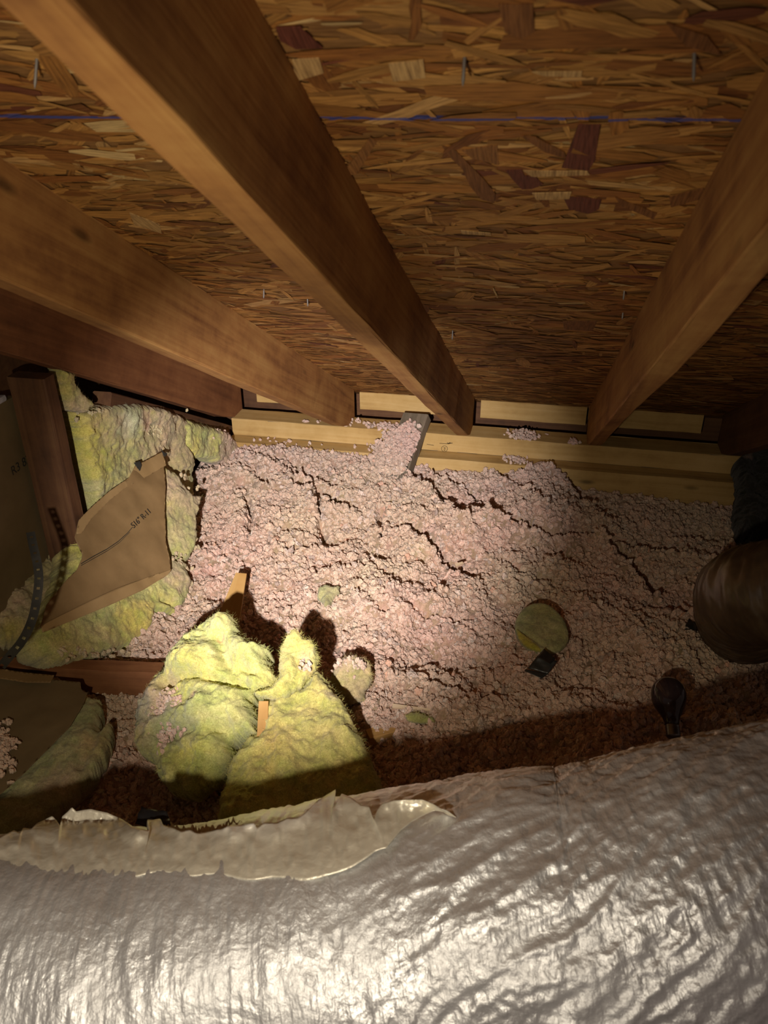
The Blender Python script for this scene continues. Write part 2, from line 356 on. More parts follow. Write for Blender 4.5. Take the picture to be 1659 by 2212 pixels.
# single strands that stand out (dark red, pale) as pieces of their own
def deck_xy(px, py):
    v = ray(px, py); t = (B_TOP)/np.dot(v, NU); p = v*t
    return np.dot(p, XA), np.dot(p, DN)
def big_strand(pts, col, z=0.0032):
    q = [deck_xy(*p) for p in pts]; n = len(q)
    Vs = [(a, b, z) for a, b in q]+[(a, b, z-0.0012) for a, b in q]
    Fs = [tuple(range(n)), tuple(reversed(range(n, 2*n)))]+[(i, i+n, (i+1) % n+n, (i+1) % n) for i in range(n)]
    o = mesh_obj('wood_strand', Vs, Fs, M_DECK, deck, col=np.tile(col, (2*n, 1)), uv=np.array([(v[1], v[0]) for v in Vs]))
    return o
DR = (0.135, 0.042, 0.026); BR = (0.27, 0.125, 0.04); PA = (0.50, 0.33, 0.14); MB = (0.20, 0.085, 0.028)
for pts, c in (([(1250, 263), (1298, 262), (1286, 340), (1272, 362), (1214, 356), (1232, 310)], DR),
               ([(1093, 362), (1128, 360), (1134, 374), (1158, 376), (1174, 392), (1150, 402), (1128, 403), (1108, 382)], DR),
               ([(1217, 420), (1262, 422), (1300, 426), (1294, 446), (1272, 456), (1230, 447)], DR),
               ([(1078, 0), (1152, 0), (1156, 60), (1128, 74), (1092, 62)], MB),
               ([(955, 308), (985, 318), (1015, 350), (1045, 380), (1070, 412), (1068, 432), (1040, 425), (1015, 395), (1000, 360), (970, 330)], MB),
               ([(998, 318), (1075, 306), (1078, 350), (1020, 335)], BR), ([(1125, 287), (1158, 290), (1220, 322), (1225, 336), (1178, 322)], MB),
               ([(1150, 148), (1258, 147), (1256, 158), (1175, 156)], PA), ([(1130, 362), (1270, 364), (1275, 372), (1150, 376)], PA),
               ([(1150, 412), (1235, 410), (1230, 424), (1160, 426)], PA), ([(994, 493), (1060, 499), (1062, 504), (998, 500)], PA),
               ([(596, 52), (650, 50), (698, 96), (640, 98), (606, 80)], DR), ([(632, 122), (690, 118), (700, 150), (640, 168)], PA),
               ([(840, 130), (915, 122), (920, 160), (850, 168)], PA), ([(1446, 420), (1520, 400), (1530, 420), (1450, 442)], MB),
               ([(740, 370), (800, 290), (815, 300), (770, 372)], BR), ([(1330, 420), (1420, 455), (1412, 468), (1340, 438)], MB),
               ([(1440, 40), (1530, 70), (1560, 110), (1480, 90)], MB), ([(280, 455), (345, 480), (350, 500), (290, 480)], PA),
               ([(1215, 690), (1290, 690), (1280, 712), (1220, 708)], MB), ([(870, 640), (930, 660), (925, 672), (872, 655)], MB)):
    big_strand(pts, c)
# nail points through the deck
def nail(px, py, ln, lean=(0, 0)):
    a, b = deck_xy(px, py); n = 8; Vs = []
    ln *= 1.0
    for r_, h in ((0.0014, -0.004), (0.0014, ln*0.82), (0.0002, ln)):
        for k in range(n): Vs.append((a+r_*math.cos(k*6.2832/n)+lean[0]*h, b+r_*math.sin(k*6.2832/n)+lean[1]*h, h))
    Fs = [(i*n+k, i*n+(k+1) % n, (i+1)*n+(k+1) % n, (i+1)*n+k) for i in range(2) for k in range(n)]
    o = mesh_obj('nail', Vs, Fs, M_NAIL, deck, smooth=True); return o
for a in ((1004, 118, 0.022, (0, 0.25)), (1500, 112, 0.020, (0.1, 0.2)), (80, 122, 0.024, (-0.2, 0.3)), (1349, 625, 0.016, (0, 0.2)), (1346, 672, 0.014, (0, 0.2)), (570, 625, 0.016, (0, 0.2)), (664, 645, 0.014, (0.1, 0.2)), (978, 712, 0.02, (0, 0.3))): nail(*a)

def make_rafter(k, mat, label, wane=0.0, bow=0.0, top_s=-0.35, seed=1, end_s=None):
    xr = RX-k*SP
    H = B_TOP-B_BOT
    # section y: from left face to right face, z up (roof normal); length runs down the slope; tail cut plumb, seat cut on the plate
    yend = PY+PD
    L = (yend-0)/math.cos(TH) + B_TOP*math.tan(TH)+0.05
    O = roof(xr-TK, top_s, B_BOT)
    V, Fs = box_mesh(L-top_s+0.2, TK, H, seg=40, bev=0.003, bow=bow, seed=seed, wane=wane)
    R = np.array([DN, XA, NU]); Wv = O+V@R
    # plumb cut at the back of the plate
    over = Wv[:, 1] > yend
    Wv[over] -= np.outer((Wv[over, 1]-yend)/math.cos(TH), DN)
    # seat cut: level on the plate top
    low = Wv[:, 2] < PZ+0.001
    Wv[low, 2] = PZ+0.001
    V2 = (Wv-O)@R.T
    o = mesh_obj('rafter', V2, Fs, mat)
    o.matrix_world = frame_matrix(O, DN, XA, NU)
    tag(o, label, 'rafter'); return o
make_rafter(0, M_RAFT, 'large middle rafter running from the top left corner down past the circular stamp', seed=1)
make_rafter(1, M_RAFT, 'second rafter from the left, with water streaks near its lower end', seed=2)
make_rafter(2, M_RED, 'dark red-brown rafter at the left, above the upright stud', seed=3)
make_rafter(-1, M_RAFT, 'right-hand rafter with a rough rounded lower edge', wane=0.010, bow=0.004, seed=4)
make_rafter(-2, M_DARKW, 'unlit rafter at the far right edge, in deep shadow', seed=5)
# top plates
plate = timber('top_plate', (-1.05, PY, PZ-0.0603), XA, (0, 1, 0), (0, 0, 1), 2.6, PD, 0.0603, M_PLATE, seg=40, bev=0.002, seed=11)
tag(plate, 'upper pale pine wall plate with a stamped circle, under the rafter ends', 'board')
LY = PY-0.0600
lz = PZ-0.0603
lower = timber('bottom_plate', (-1.05, LY, lz-0.09), XA, (0, 1, 0), (0, 0, 1), 2.6, 0.14, 0.0895, M_PLATE, seg=40, bev=0.002, seed=12)
tag(lower, 'lower pine wall plate stepping out just above the pink insulation', 'board')
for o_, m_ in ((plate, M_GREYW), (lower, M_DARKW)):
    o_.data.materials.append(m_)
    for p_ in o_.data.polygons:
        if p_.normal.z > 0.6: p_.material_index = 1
# stamp on the plate face
def flat_strip(pts, wd, Y, name, parent, mat):
    V = []; Fs = []
    for i, p in enumerate(pts):
        a = np.array(pts[max(0, i-1)]); b = np.array(pts[min(len(pts)-1, i+1)]); t = nrm(b-a); nn = np.array([-t[1], t[0]])*wd/2
        V += [(p[0]+nn[0], Y, p[1]+nn[1]), (p[0]-nn[0], Y, p[1]-nn[1])]
        if i: q = 2*i; Fs.append((q-2, q-1, q+1, q))
    return V, Fs
SV = []; SF = []
def add_strip(pix, wd, closed=False):
    global SV, SF
    pts = []
    for p in pix: q = ay(p[0], p[1], PY-0.0008); pts.append((q[0], q[2]))
    V, Fs = flat_strip(pts, wd, PY-0.0008, '', None, None); b = len(SV); SV += V; SF += [tuple(i+b for i in f) for f in Fs]
cxp, cyp = 960.2, 969.3
add_strip([(cxp+6.4*math.cos(a), cyp+6.4*math.sin(a)) for a in np.linspace(0, 2*math.pi, 28)], 0.0014)
add_strip([(958.2, 965.5), (960.5, 968), (959, 971), (961, 973.5)], 0.0013); add_strip([(962.4, 966), (960.6, 969)], 0.0013); add_strip([(958.4, 973.5), (962, 972.6)], 0.0012); add_strip([(961.5, 971.2), (963, 968.8)], 0.0012)
add_strip([(949.3, 957.8), (960, 958.4), (970, 958.9)], 0.0016); add_strip([(965.5, 956), (969, 958.5), (973, 956)], 0.0018); add_strip([(967, 958), (977.5, 957.2)], 0.0024); add_strip([(970.5, 955.6), (972, 958.8)], 0.0016)
add_strip([(922, 959.5), (930, 961), (937, 962)], 0.0016)
stamp = mesh_obj('stamp_mark', np.array(SV), SF, M_STAMP); tag(stamp, 'circular brown ink stamp with an arrow above')
stamp.parent = plate; stamp.matrix_parent_inverse = plate.matrix_world.inverted()
# blocking between the rafter tails
BY = PY+PD+0.03
for k, (a, b, lab) in enumerate(((RX-SP+0.012, RX-TK-0.004, 'pale blocking board between the middle and second rafters'), (RX+0.02, RX+SP-TK-0.004, 'pale blocking board between the middle and right-hand rafters'),
                                 (RX-2*SP+0.045, RX-SP-TK-0.004, 'blocking board between the second and dark red rafters'), (RX+SP+0.01, RX+2*SP-TK-0.05, 'shadowed blocking board right of the right-hand rafter'))):
    zb = PZ+0.018; zt = CAM[2]+(B_TOP-(BY)*math.sin(TH))/math.cos(TH)-0.004
    o = timber('blocking_board', (a, BY, zb), XA, (0, 1, 0), (0, 0, 1), b-a, 0.038, zt-zb, M_PLATE, seg=8, bev=0.002, seed=20+k); tag(o, lab, 'board', 'blocking boards behind the plate')
# small cleat at the right end and back wall closing the eave
wb = mesh_obj('wall_back', [(-2.0, 2.64, 0), (2.0, 2.64, 0), (2.0, 2.64, 0.6), (-2.0, 2.64, 0.6), (-2.0, 2.66, 0), (2.0, 2.66, 0), (2.0, 2.66, 0.6), (-2.0, 2.66, 0.6)], [(0, 1, 2, 3), (7, 6, 5, 4), (3, 2, 6, 7), (0, 4, 5, 1)], M_DARKW); tag(wb, kind='structure')
fl = mesh_obj('floor', [(-2.0, -0.8, 0), (2.0, -0.8, 0), (2.0, 2.64, 0), (-2.0, 2.64, 0), (-2.0, -0.8, -0.02), (2.0, -0.8, -0.02), (2.0, 2.64, -0.02), (-2.0, 2.64, -0.02)], [(0, 1, 2, 3), (7, 6, 5, 4), (0, 4, 5, 1), (1, 5, 6, 2), (2, 6, 7, 3), (3, 7, 4, 0)], M_DRYWALL); tag(fl, kind='structure')

# ------------------------------------------------------------------ left knee wall: backing board, stud, sloped plate
WX = -1.05
wl_top = lambda y: CAM[2]+(B_BOT-0.012-y*math.sin(TH))/math.cos(TH)
zt0, zt1 = wl_top(0.3), wl_top(1.50)
wl = mesh_obj('wall_left', [(WX-0.10, 0.3, 0), (WX-0.10, 1.50, 0), (WX-0.10, 1.50, 0.818), (WX-0.10, 0.3, 0.818), (WX-0.115, 0.3, 0), (WX-0.115, 1.50, 0), (WX-0.115, 1.50, 0.818), (WX-0.115, 0.3, 0.818)],
              [(0, 1, 2, 3), (7, 6, 5, 4), (3, 2, 6, 7), (1, 5, 6, 2), (0, 3, 7, 4)], M_KRAFTD); tag(wl, kind='structure')
wl2 = mesh_obj('wall_left', [(WX-0.16, 0.3, 0), (WX-0.16, 2.6, 0), (WX-0.16, 2.6, 1.3), (WX-0.16, 0.3, 1.3), (WX-0.18, 0.3, 0), (WX-0.18, 2.6, 0), (WX-0.18, 2.6, 1.3), (WX-0.18, 0.3, 1.3)],
              [(0, 1, 2, 3), (7, 6, 5, 4), (3, 2, 6, 7), (1, 5, 6, 2), (0, 3, 7, 4)], M_DARKW); tag(wl2, kind='structure')
tr = timber('trim_1', (WX-0.098, 0.4, 0.818), (0, 1, 0), (-1, 0, 0), (0, 0, 1), 1.07, 0.03, 0.012, M_WHITE, seg=4, bev=0.003, seed=31); tag(tr, kind='structure')
sy0 = 1.475
stud = timber('stud', (WX, sy0, 0.05), (0, 0, 1), (0, 1, 0), (-1, 0, 0), wl_top(sy0+0.04)-0.05-0.002, 0.04, 0.089, M_DARKW, seg=10, bev=0.003, seed=32)
tag(stud, 'dark upright stud at the left, beside the standing yellow batts', 'stud')
sp0 = roof(WX-0.06, 0.4, B_BOT-0.052)
splate = timber('sloped_plate', roof(WX-0.06, 1.67/math.cos(TH)-0.02, B_BOT-0.058), DN, XA, NU, 0.85, 0.05, 0.04, M_DARKW, seg=10, bev=0.003, seed=33)
tag(splate, 'dark sloped plate running just under the red-brown rafter', 'board')
def text_mesh(name, s, size, P, u, v, mat, parent):
    cu = bpy.data.curves.new(name, 'FONT'); cu.body = s; cu.size = size
    t = bpy.data.objects.new(name+'_tmp', cu); SC.collection.objects.link(t)
    dg = bpy.context.evaluated_depsgraph_get(); me = bpy.data.meshes.new_from_object(t.evaluated_get(dg)); bpy.data.objects.remove(t)
    o = bpy.data.objects.new(name, me); SC.collection.objects.link(o); me.materials.clear(); me.materials.append(mat)
    u = nrm(u); n = nrm(np.cross(u, v)); v = np.cross(n, u)
    o.matrix_world = frame_matrix(P, u, v, n)
    o.parent = parent; o.matrix_parent_inverse = parent.matrix_world.inverted()
    return o
pa, pb = ax(27, 1028, WX-0.0985), ax(70, 994, WX-0.0985)
text_mesh('faint_print', 'R3 8Z1 0', 0.030, pa, pb-pa, np.array([0, 0, 1.0]), M_INK, wl)

# ------------------------------------------------------------------ foil duct path (needed early: insulation avoids it)
DUCT_R = 0.20
sil = [(-420, 1815, 1.42), (-160, 1803, 1.34), (60, 1797, 1.28), (330, 1786, 1.215), (600, 1748, 1.17), (850, 1702, 1.14), (1080, 1668, 1.125), (1200, 1664, 1.125), (1430, 1612, 1.14), (1659, 1561, 1.17), (1900, 1505, 1.22), (2200, 1450, 1.32)]
Q = np.array([ad(*s) for s in sil]); Vr = np.array([nrm(ray(s[0], s[1])) for s in sil])
Tn = np.gradient(Q, axis=0); Tn = Tn/np.linalg.norm(Tn, axis=1)[:, None]
DC = []
for q, v, t in zip(Q, Vr, Tn):
    n = nrm(np.cross(t, v)); n = n if n[2] < 0 else -n
    DC.append(q+n*DUCT_R)
DC = np.array(DC)
def catmull(P, n):
    P = np.asarray(P); out = []
    for i in range(len(P)-1):
        p0, p1, p2, p3 = P[max(0, i-1)], P[i], P[i+1], P[min(len(P)-1, i+2)]
        for t in np.linspace(0, 1, n, endpoint=False):
            out.append(0.5*(2*p1+(p2-p0)*t+(2*p0-5*p1+4*p2-p3)*t*t+(3*p1-p0-3*p2+p3)*t**3))
    out.append(P[-1]); return np.array(out)
def resample(P, n):
    d = np.r_[0, np.cumsum(np.linalg.norm(np.diff(P, axis=0), axis=1))]; s = np.linspace(0, d[-1], n)
    return np.array([np.interp(s, d, P[:, k]) for k in range(3)]).T, s
AX_, AS_ = resample(catmull(DC, 20), 760)

# ------------------------------------------------------------------ pink blown insulation: bed + clumps
def seg_dist(P, A, B):
    d = B-A; L = (d**2).sum(); t = np.clip(((P-A)@d)/max(L, 1e-12), 0, 1); q = A+t[:, None]*d
    return np.linalg.norm(P-q, axis=1), (d[0]*(P[:, 1]-A[1])-d[1]*(P[:, 0]-A[0]))/math.sqrt(max(L, 1e-12))
EDGE = [ay(px, py, LY) for px, py in ((430, 985), (500, 958), (570, 952), (650, 956), (740, 966), (830, 978), (870, 990), (950, 1004), (1040, 1010), (1100, 1008), (1150, 1000), (1190, 1004), (1225, 1024), (1260, 1046), (1330, 1055), (1400, 1062), (1480, 1076), (1560, 1084), (1659, 1090))]
EX = np.array([e[0] for e in EDGE]); EZ = np.array([e[2] for e in EDGE])
def base_h(X, Y):
    z = 0.245+0.015*np.sin(X*4+1)+0.0*Y
    t = np.clip((Y-1.85)/(LY-1.85), 0, 1); t = t*t*(3-2*t)
    z = z*(1-t)+np.interp(X, EX, EZ)*t
    z = z-0.05*np.clip((1.25-Y)/0.5, 0, 1)-0.018*t
    z = z+0.05*np.exp(-(((X+0.22)/0.22)**2+((Y-2.0)/0.16)**2))+0.035*np.exp(-(((X+0.35)/0.3)**2+((Y-1.68)/0.16)**2))
    z = z+0.03*np.exp(-(((X-0.05)/0.2)**2+((Y-2.1)/0.10)**2))+0.03*np.exp(-(((X+0.75)/0.16)**2+((Y-1.9)/0.16)**2))
    return z
CREASE_PX = [([(555, 985), (583, 997), (592, 1010)], 9, 14), ([(598, 990), (626, 1015), (640, 1024)], 8, 14), ([(623, 993), (655, 1015), (684, 1033), (720, 1052)], 10, 20), ([(644, 1050), (690, 1070), (749, 1098)], 13, 30), ([(684, 1085), (692, 1120), (699, 1170)], 8, 22),
             ([(543, 1020), (560, 1030), (572, 1050)], 8, 16), ([(822, 1098), (825, 1165)], 6, 16), ([(855, 1146), (905, 1152), (935, 1180), (980, 1218), (1024, 1254)], 11, 26), ([(894, 1022), (937, 1070), (1002, 1123)], 11, 28), ([(610, 1190), (637, 1206), (690, 1192), (750, 1178)], 7, 14),
             ([(934, 1018), (990, 1050), (1040, 1080)], 8, 18), ([(1040, 1106), (1110, 1125), (1179, 1145), (1278, 1152), (1357, 1170), (1457, 1186)], 11, 26), ([(1190, 1010), (1235, 1050), (1274, 1094)], 11, 26), ([(1318, 1177), (1370, 1220), (1417, 1276)], 10, 22),
             ([(1060, 1010), (1100, 1040), (1150, 1070), (1180, 1090)], 7, 14), ([(530, 1075), (545, 1130), (535, 1170)], 6, 12), ([(770, 1285), (800, 1310), (840, 1330)], 7, 12), ([(720, 1240), (780, 1232), (850, 1260)], 6, 10), ([(1050, 1190), (1120, 1240), (1200, 1265)], 6, 12), ([(1230, 1290), (1300, 1320), (1400, 1340)], 6, 10), ([(900, 1470), (1000, 1510), (1090, 1500)], 6, 8), ([(880, 1320), (960, 1345), (1040, 1340)], 5, 8)]
def ray_floor(px, py):
    v = ray(px, py); t = np.linspace(0.7, 3.2, 400); P = CAM+np.outer(t/np.linalg.norm(v), v)
    d = P[:, 2]-base_h(P[:, 0], P[:, 1]); i = np.argmax(d < 0); return P[i]
CREASES = [(np.array([ray_floor(*p)[:2] for p in c[0]]), c[1]/1000, c[2]/1000) for c in CREASE_PX]
def bed_h(X, Y):
    P = np.stack([X, Y], 1); z = base_h(X, Y)
    p3 = np.stack([X, Y, np.zeros_like(X)], 1)
    nr = 1-0.85*np.clip((Y-2.15)/(LY-2.15), 0, 1); z = z+nr*(0.022*fbm(p3*6, 3, 3)+0.011*fbm(p3*20, 8, 3))
    wob = 0.012*vnoise(p3*30, 77); gro = np.zeros_like(z)
    for pts, wd, dp in CREASES:
        dd = np.full(len(X), 9.0); sd = np.zeros(len(X))
        for a, b in zip(pts[:-1], pts[1:]):
            d, s = seg_dist(P, a, b); m = d < dd; dd[m] = d[m]; sd[m] = s[m]
        near = dd < 0.12
        dn, sn = dd[near]+wob[near]*0.6, sd[near]
        wd = wd*1.25; gg = np.exp(-(dn/wd)**2); z[near] -= dp*3.0*gg; gro[near] = np.maximum(gro[near], gg*min(1, dp/0.018))
        # the lip on the near side is pushed up
        side = np.where(sn < 0, 1.0, -0.25)
        z[near] += 0.8*dp*side*np.exp(-((dn-wd*1.6)/(wd*2.6))**2)
    return z, gro
GX0, GX1, GY0, GY1, GS = -1.14, 1.5, 0.25, 2.40, 0.0065
gx = np.arange(GX0, GX1, GS); gy = np.arange(GY0, GY1, GS); NXg, NYg = len(gx), len(gy)
XX, YY = np.meshgrid(gx, gy); xf, yf = XX.ravel(), YY.ravel()
zf, gf = bed_h(xf, yf); ZG = zf.reshape(NYg, NXg); GG = gf.reshape(NYg, NXg)
wz = 0.5-worley2(xf/0.016, yf/0.016, 5)
zb = zf+0.006*wz
def pink_tint(P, r):
    n = fbm(P*np.array([5, 5, 5]), 41, 3); k = np.clip(0.5+0.5*n, 0, 1)[:, None]
    tan, pink = np.array((0.69, 0.525, 0.365)), np.array((0.71, 0.475, 0.38))
    c = tan*(1-k)+pink*k
    j = r.random(len(P))
    c = c*(0.86+0.26*r.random((len(P), 1)))
    c[j < 0.05] = np.array((0.72, 0.57, 0.46))*(0.9+0.2*r.random((int((j < 0.05).sum()), 1)))
    c[(j > 0.06) & (j < 0.075)] = (0.72, 0.45, 0.31)
    c[(j > 0.09) & (j < 0.11)] = (0.48, 0.37, 0.30)
    # tint turns greyer towards the plate
    g = np.clip((P[:, 1]-1.95)/0.4, 0, 1)[:, None]*0.25
    return c*(1-g)+np.array((0.60, 0.49, 0.46))*g
i0 = (np.arange(NYg-1)[:, None]*NXg+np.arange(NXg-1)[None]).ravel()
bedF = np.stack([i0, i0+1, i0+1+NXg, i0+NXg], 1)
bedP = np.stack([xf, yf, zb], 1)
bed = mesh_obj('blown_insulation', bedP, bedF, M_WOOL, smooth=True, col=pink_tint(bedP, np.random.default_rng(5))*np.array((0.8, 0.74, 0.72)))
tag(bed, 'pink-beige loose blown fibreglass insulation covering the attic floor', 'insulation', kind='stuff')
def bed_at(X, Y, ZG=ZG):
    fx = np.clip((np.asarray(X)-GX0)/GS, 0, NXg-2); fy = np.clip((np.asarray(Y)-GY0)/GS, 0, NYg-2); ix, iy = fx.astype(int), fy.astype(int); tx, ty = fx-ix, fy-iy
    return (ZG[iy, ix]*(1-tx)+ZG[iy, ix+1]*tx)*(1-ty)+(ZG[iy+1, ix]*(1-tx)+ZG[iy+1, ix+1]*tx)*ty
def clump_group():
    g = bpy.data.node_groups.new('clumps', 'GeometryNodeTree')
    g.interface.new_socket('Geometry', in_out='INPUT', socket_type='NodeSocketGeometry'); g.interface.new_socket('Geometry', in_out='OUTPUT', socket_type='NodeSocketGeometry')
    n = g.nodes; l = g.links
    gi = n.new('NodeGroupInput'); go = n.new('NodeGroupOutput'); jn = n.new('GeometryNodeGeometryToInstance')
    for k in range(6):
        ic = n.new('GeometryNodeMeshIcoSphere'); ic.inputs['Radius'].default_value = 1.0; ic.inputs['Subdivisions'].default_value = 4
        pos = n.new('GeometryNodeInputPosition'); ns = n.new('ShaderNodeTexNoise'); ns.noise_dimensions = '4D'; ns.inputs['W'].default_value = k*7.3; ns.inputs['Scale'].default_value = 1.5; ns.inputs['Detail'].default_value = 2.5; ns.inputs['Roughness'].default_value = 0.5
        sb = n.new('ShaderNodeVectorMath'); sb.operation = 'SUBTRACT'; sb.inputs[1].default_value = (0.5, 0.5, 0.5)
        sc = n.new('ShaderNodeVectorMath'); sc.operation = 'SCALE'; sc.inputs['Scale'].default_value = 1.9
        sp = n.new('GeometryNodeSetPosition'); sm = n.new('GeometryNodeSetShadeSmooth')
        l.new(pos.outputs[0], ns.inputs['Vector']); l.new(ns.outputs['Color'], sb.inputs[0]); l.new(sb.outputs[0], sc.inputs[0]); l.new(ic.outputs['Mesh'], sp.inputs['Geometry']); l.new(sc.outputs[0], sp.inputs['Offset'])
        l.new(sp.outputs[0], sm.inputs[0]); st = n.new('GeometryNodeSetMaterial'); st.inputs['Material'].default_value = M_CLUMP; l.new(sm.outputs[0], st.inputs[0]); l.new(st.outputs[0], jn.inputs[0])
    ip = n.new('GeometryNodeInstanceOnPoints'); ip.inputs['Pick Instance'].default_value = True
    def attr(nm, t):
        a = n.new('GeometryNodeInputNamedAttribute'); a.data_type = t; a.inputs['Name'].default_value = nm; return a.outputs['Attribute']
    er = n.new('FunctionNodeEulerToRotation'); l.new(attr('rot', 'FLOAT_VECTOR'), er.inputs[0])
    l.new(gi.outputs[0], ip.inputs['Points']); l.new(jn.outputs[0], ip.inputs['Instance']); l.new(attr('idx', 'INT'), ip.inputs['Instance Index']); l.new(er.outputs[0], ip.inputs['Rotation']); l.new(attr('scl', 'FLOAT_VECTOR'), ip.inputs['Scale'])
    l.new(ip.outputs[0], go.inputs[0]); return g
GRP = clump_group()
def clumps(name, P, size, parent, label=None, tint=None, seed=1):
    r = np.random.default_rng(seed); n = len(P)
    me = bpy.data.meshes.new(name); me.vertices.add(n); me.vertices.foreach_set('co', np.asarray(P, float).ravel())
    a = me.attributes.new('rot', 'FLOAT_VECTOR', 'POINT'); a.data.foreach_set('vector', r.uniform(0, 6.28, n*3))
    s = size[:, None]*np.stack([r.uniform(0.8, 1.5, n), r.uniform(0.7, 1.1, n), r.uniform(0.35, 0.75, n)], 1)
    a = me.attributes.new('scl', 'FLOAT_VECTOR', 'POINT'); a.data.foreach_set('vector', s.ravel())
    a = me.attributes.new('idx', 'INT', 'POINT'); a.data.foreach_set('value', r.integers(0, 6, n).astype(np.int32))
    c = np.ones((n, 4)); c[:, :3] = pink_tint(np.asarray(P), r) if tint is None else tint
    a = me.attributes.new('tint', 'FLOAT_COLOR', 'POINT'); a.data.foreach_set('color', c.ravel())
    me.materials.append(M_CLUMP)
    o = bpy.data.objects.new(name, me); SC.collection.objects.link(o)
    o.modifiers.new('clumps', 'NODES').node_group = GRP
    if parent: under(parent, o)
    tag(o, label, kind='stuff'); return o
rc = np.random.default_rng(21); NCL = 60000
cx_ = rc.uniform(-1.12, 1.05, NCL); cy_ = rc.uniform(0.85, LY-0.006, NCL)
cz_ = bed_at(cx_, cy_)
# fewer clumps in the depths of the cracks
hl = cz_ - base_h(cx_, cy_)
keep = (bed_at(cx_, cy_, GG) < 0.38) | (rc.random(NCL) < 0.06)
dduct = np.min(np.linalg.norm(np.stack([cx_, cy_, cz_], 1)[:, None]-AX_[None, ::20], axis=2), axis=1) if NCL*38 < 3e6 else np.ones(NCL)
keep &= dduct > DUCT_R-0.005
cx_, cy_, cz_ = cx_[keep], cy_[keep], cz_[keep]
csz = np.clip(rc.lognormal(-5.25, 0.33, len(cx_)), 0.0022, 0.0105)
cz_ = cz_+rc.uniform(-0.3, 0.75, len(cx_))*csz
CP = np.stack([cx_, cy_, cz_], 1)
# dust on the plates
dust = []
for (pa, pb, cnt, Z, Y0, Y1) in ((800, 880, 110, PZ, PY, PY+0.05), (660, 790, 40, PZ, PY+0.01, PY+0.06), (1100, 1160, 110, PZ, PY, PY+0.07), (1230, 1255, 25, PZ, PY, PY+0.03), (1100, 1150, 60, lz, LY+0.005, PY), (780, 880, 40, lz, LY+0.01, PY), (560, 720, 14, lz, LY, PY)):
    xa = ay(pa, 925, PY)[0]; xb = ay(pb, 925, PY)[0]
    for k in range(cnt): dust.append((rc.normal((xa+xb)/2, (xb-xa)/3.5), rc.uniform(Y0, Y1), Z+rc.uniform(0, 0.008)))
CP = np.vstack([CP, dust]); csz = np.r_[csz, rc.uniform(0.003, 0.0065, len(dust))]
clumps('insulation_clumps', CP, csz, bed)

# ------------------------------------------------------------------ fibreglass pieces
YEL = np.array((0.66, 0.60, 0.20)); YEL2 = np.array((0.70, 0.60, 0.17)); GRN = np.array((0.52, 0.55, 0.27)); PKT = np.array((0.60, 0.43, 0.32)); TANY = np.array((0.58, 0.47, 0.22)); DKG = np.array((0.20, 0.20, 0.14))
def plane3(a, b, c):
    A, B, Cc = az(*a), az(*b), az(*c); n = nrm(np.cross(B-A, Cc-A)); n = n if np.dot(n, CAM-A) > 0 else -n
    u = nrm(B-A); v = np.cross(n, u); return A, u, v, n
def hit(fr, px, py, off=0.0):
    A, u, v, n = fr; r = ray(px, py); t = np.dot(A+n*off-CAM, n)/np.dot(r, n); return CAM+r*t
def uv_of(fr, px, py):
    A, u, v, n = fr; p = hit(fr, px, py)-A; return np.array([np.dot(p, u), np.dot(p, v)])
def poly_sd(P, poly):
    n = len(poly); d = np.full(len(P), 9.0); inside = np.zeros(len(P), bool)
    for i in range(n):
        a, b = poly[i], poly[(i+1) % n]
        d = np.minimum(d, seg_dist(P, a, b)[0])
        c = ((a[1] > P[:, 1]) != (b[1] > P[:, 1])); xs = (b[0]-a[0])*(P[:, 1]-a[1])/((b[1]-a[1]) if b[1] != a[1] else 1e-9)+a[0]
        inside ^= c & (P[:, 0] < xs)
    return np.where(inside, d, -d)
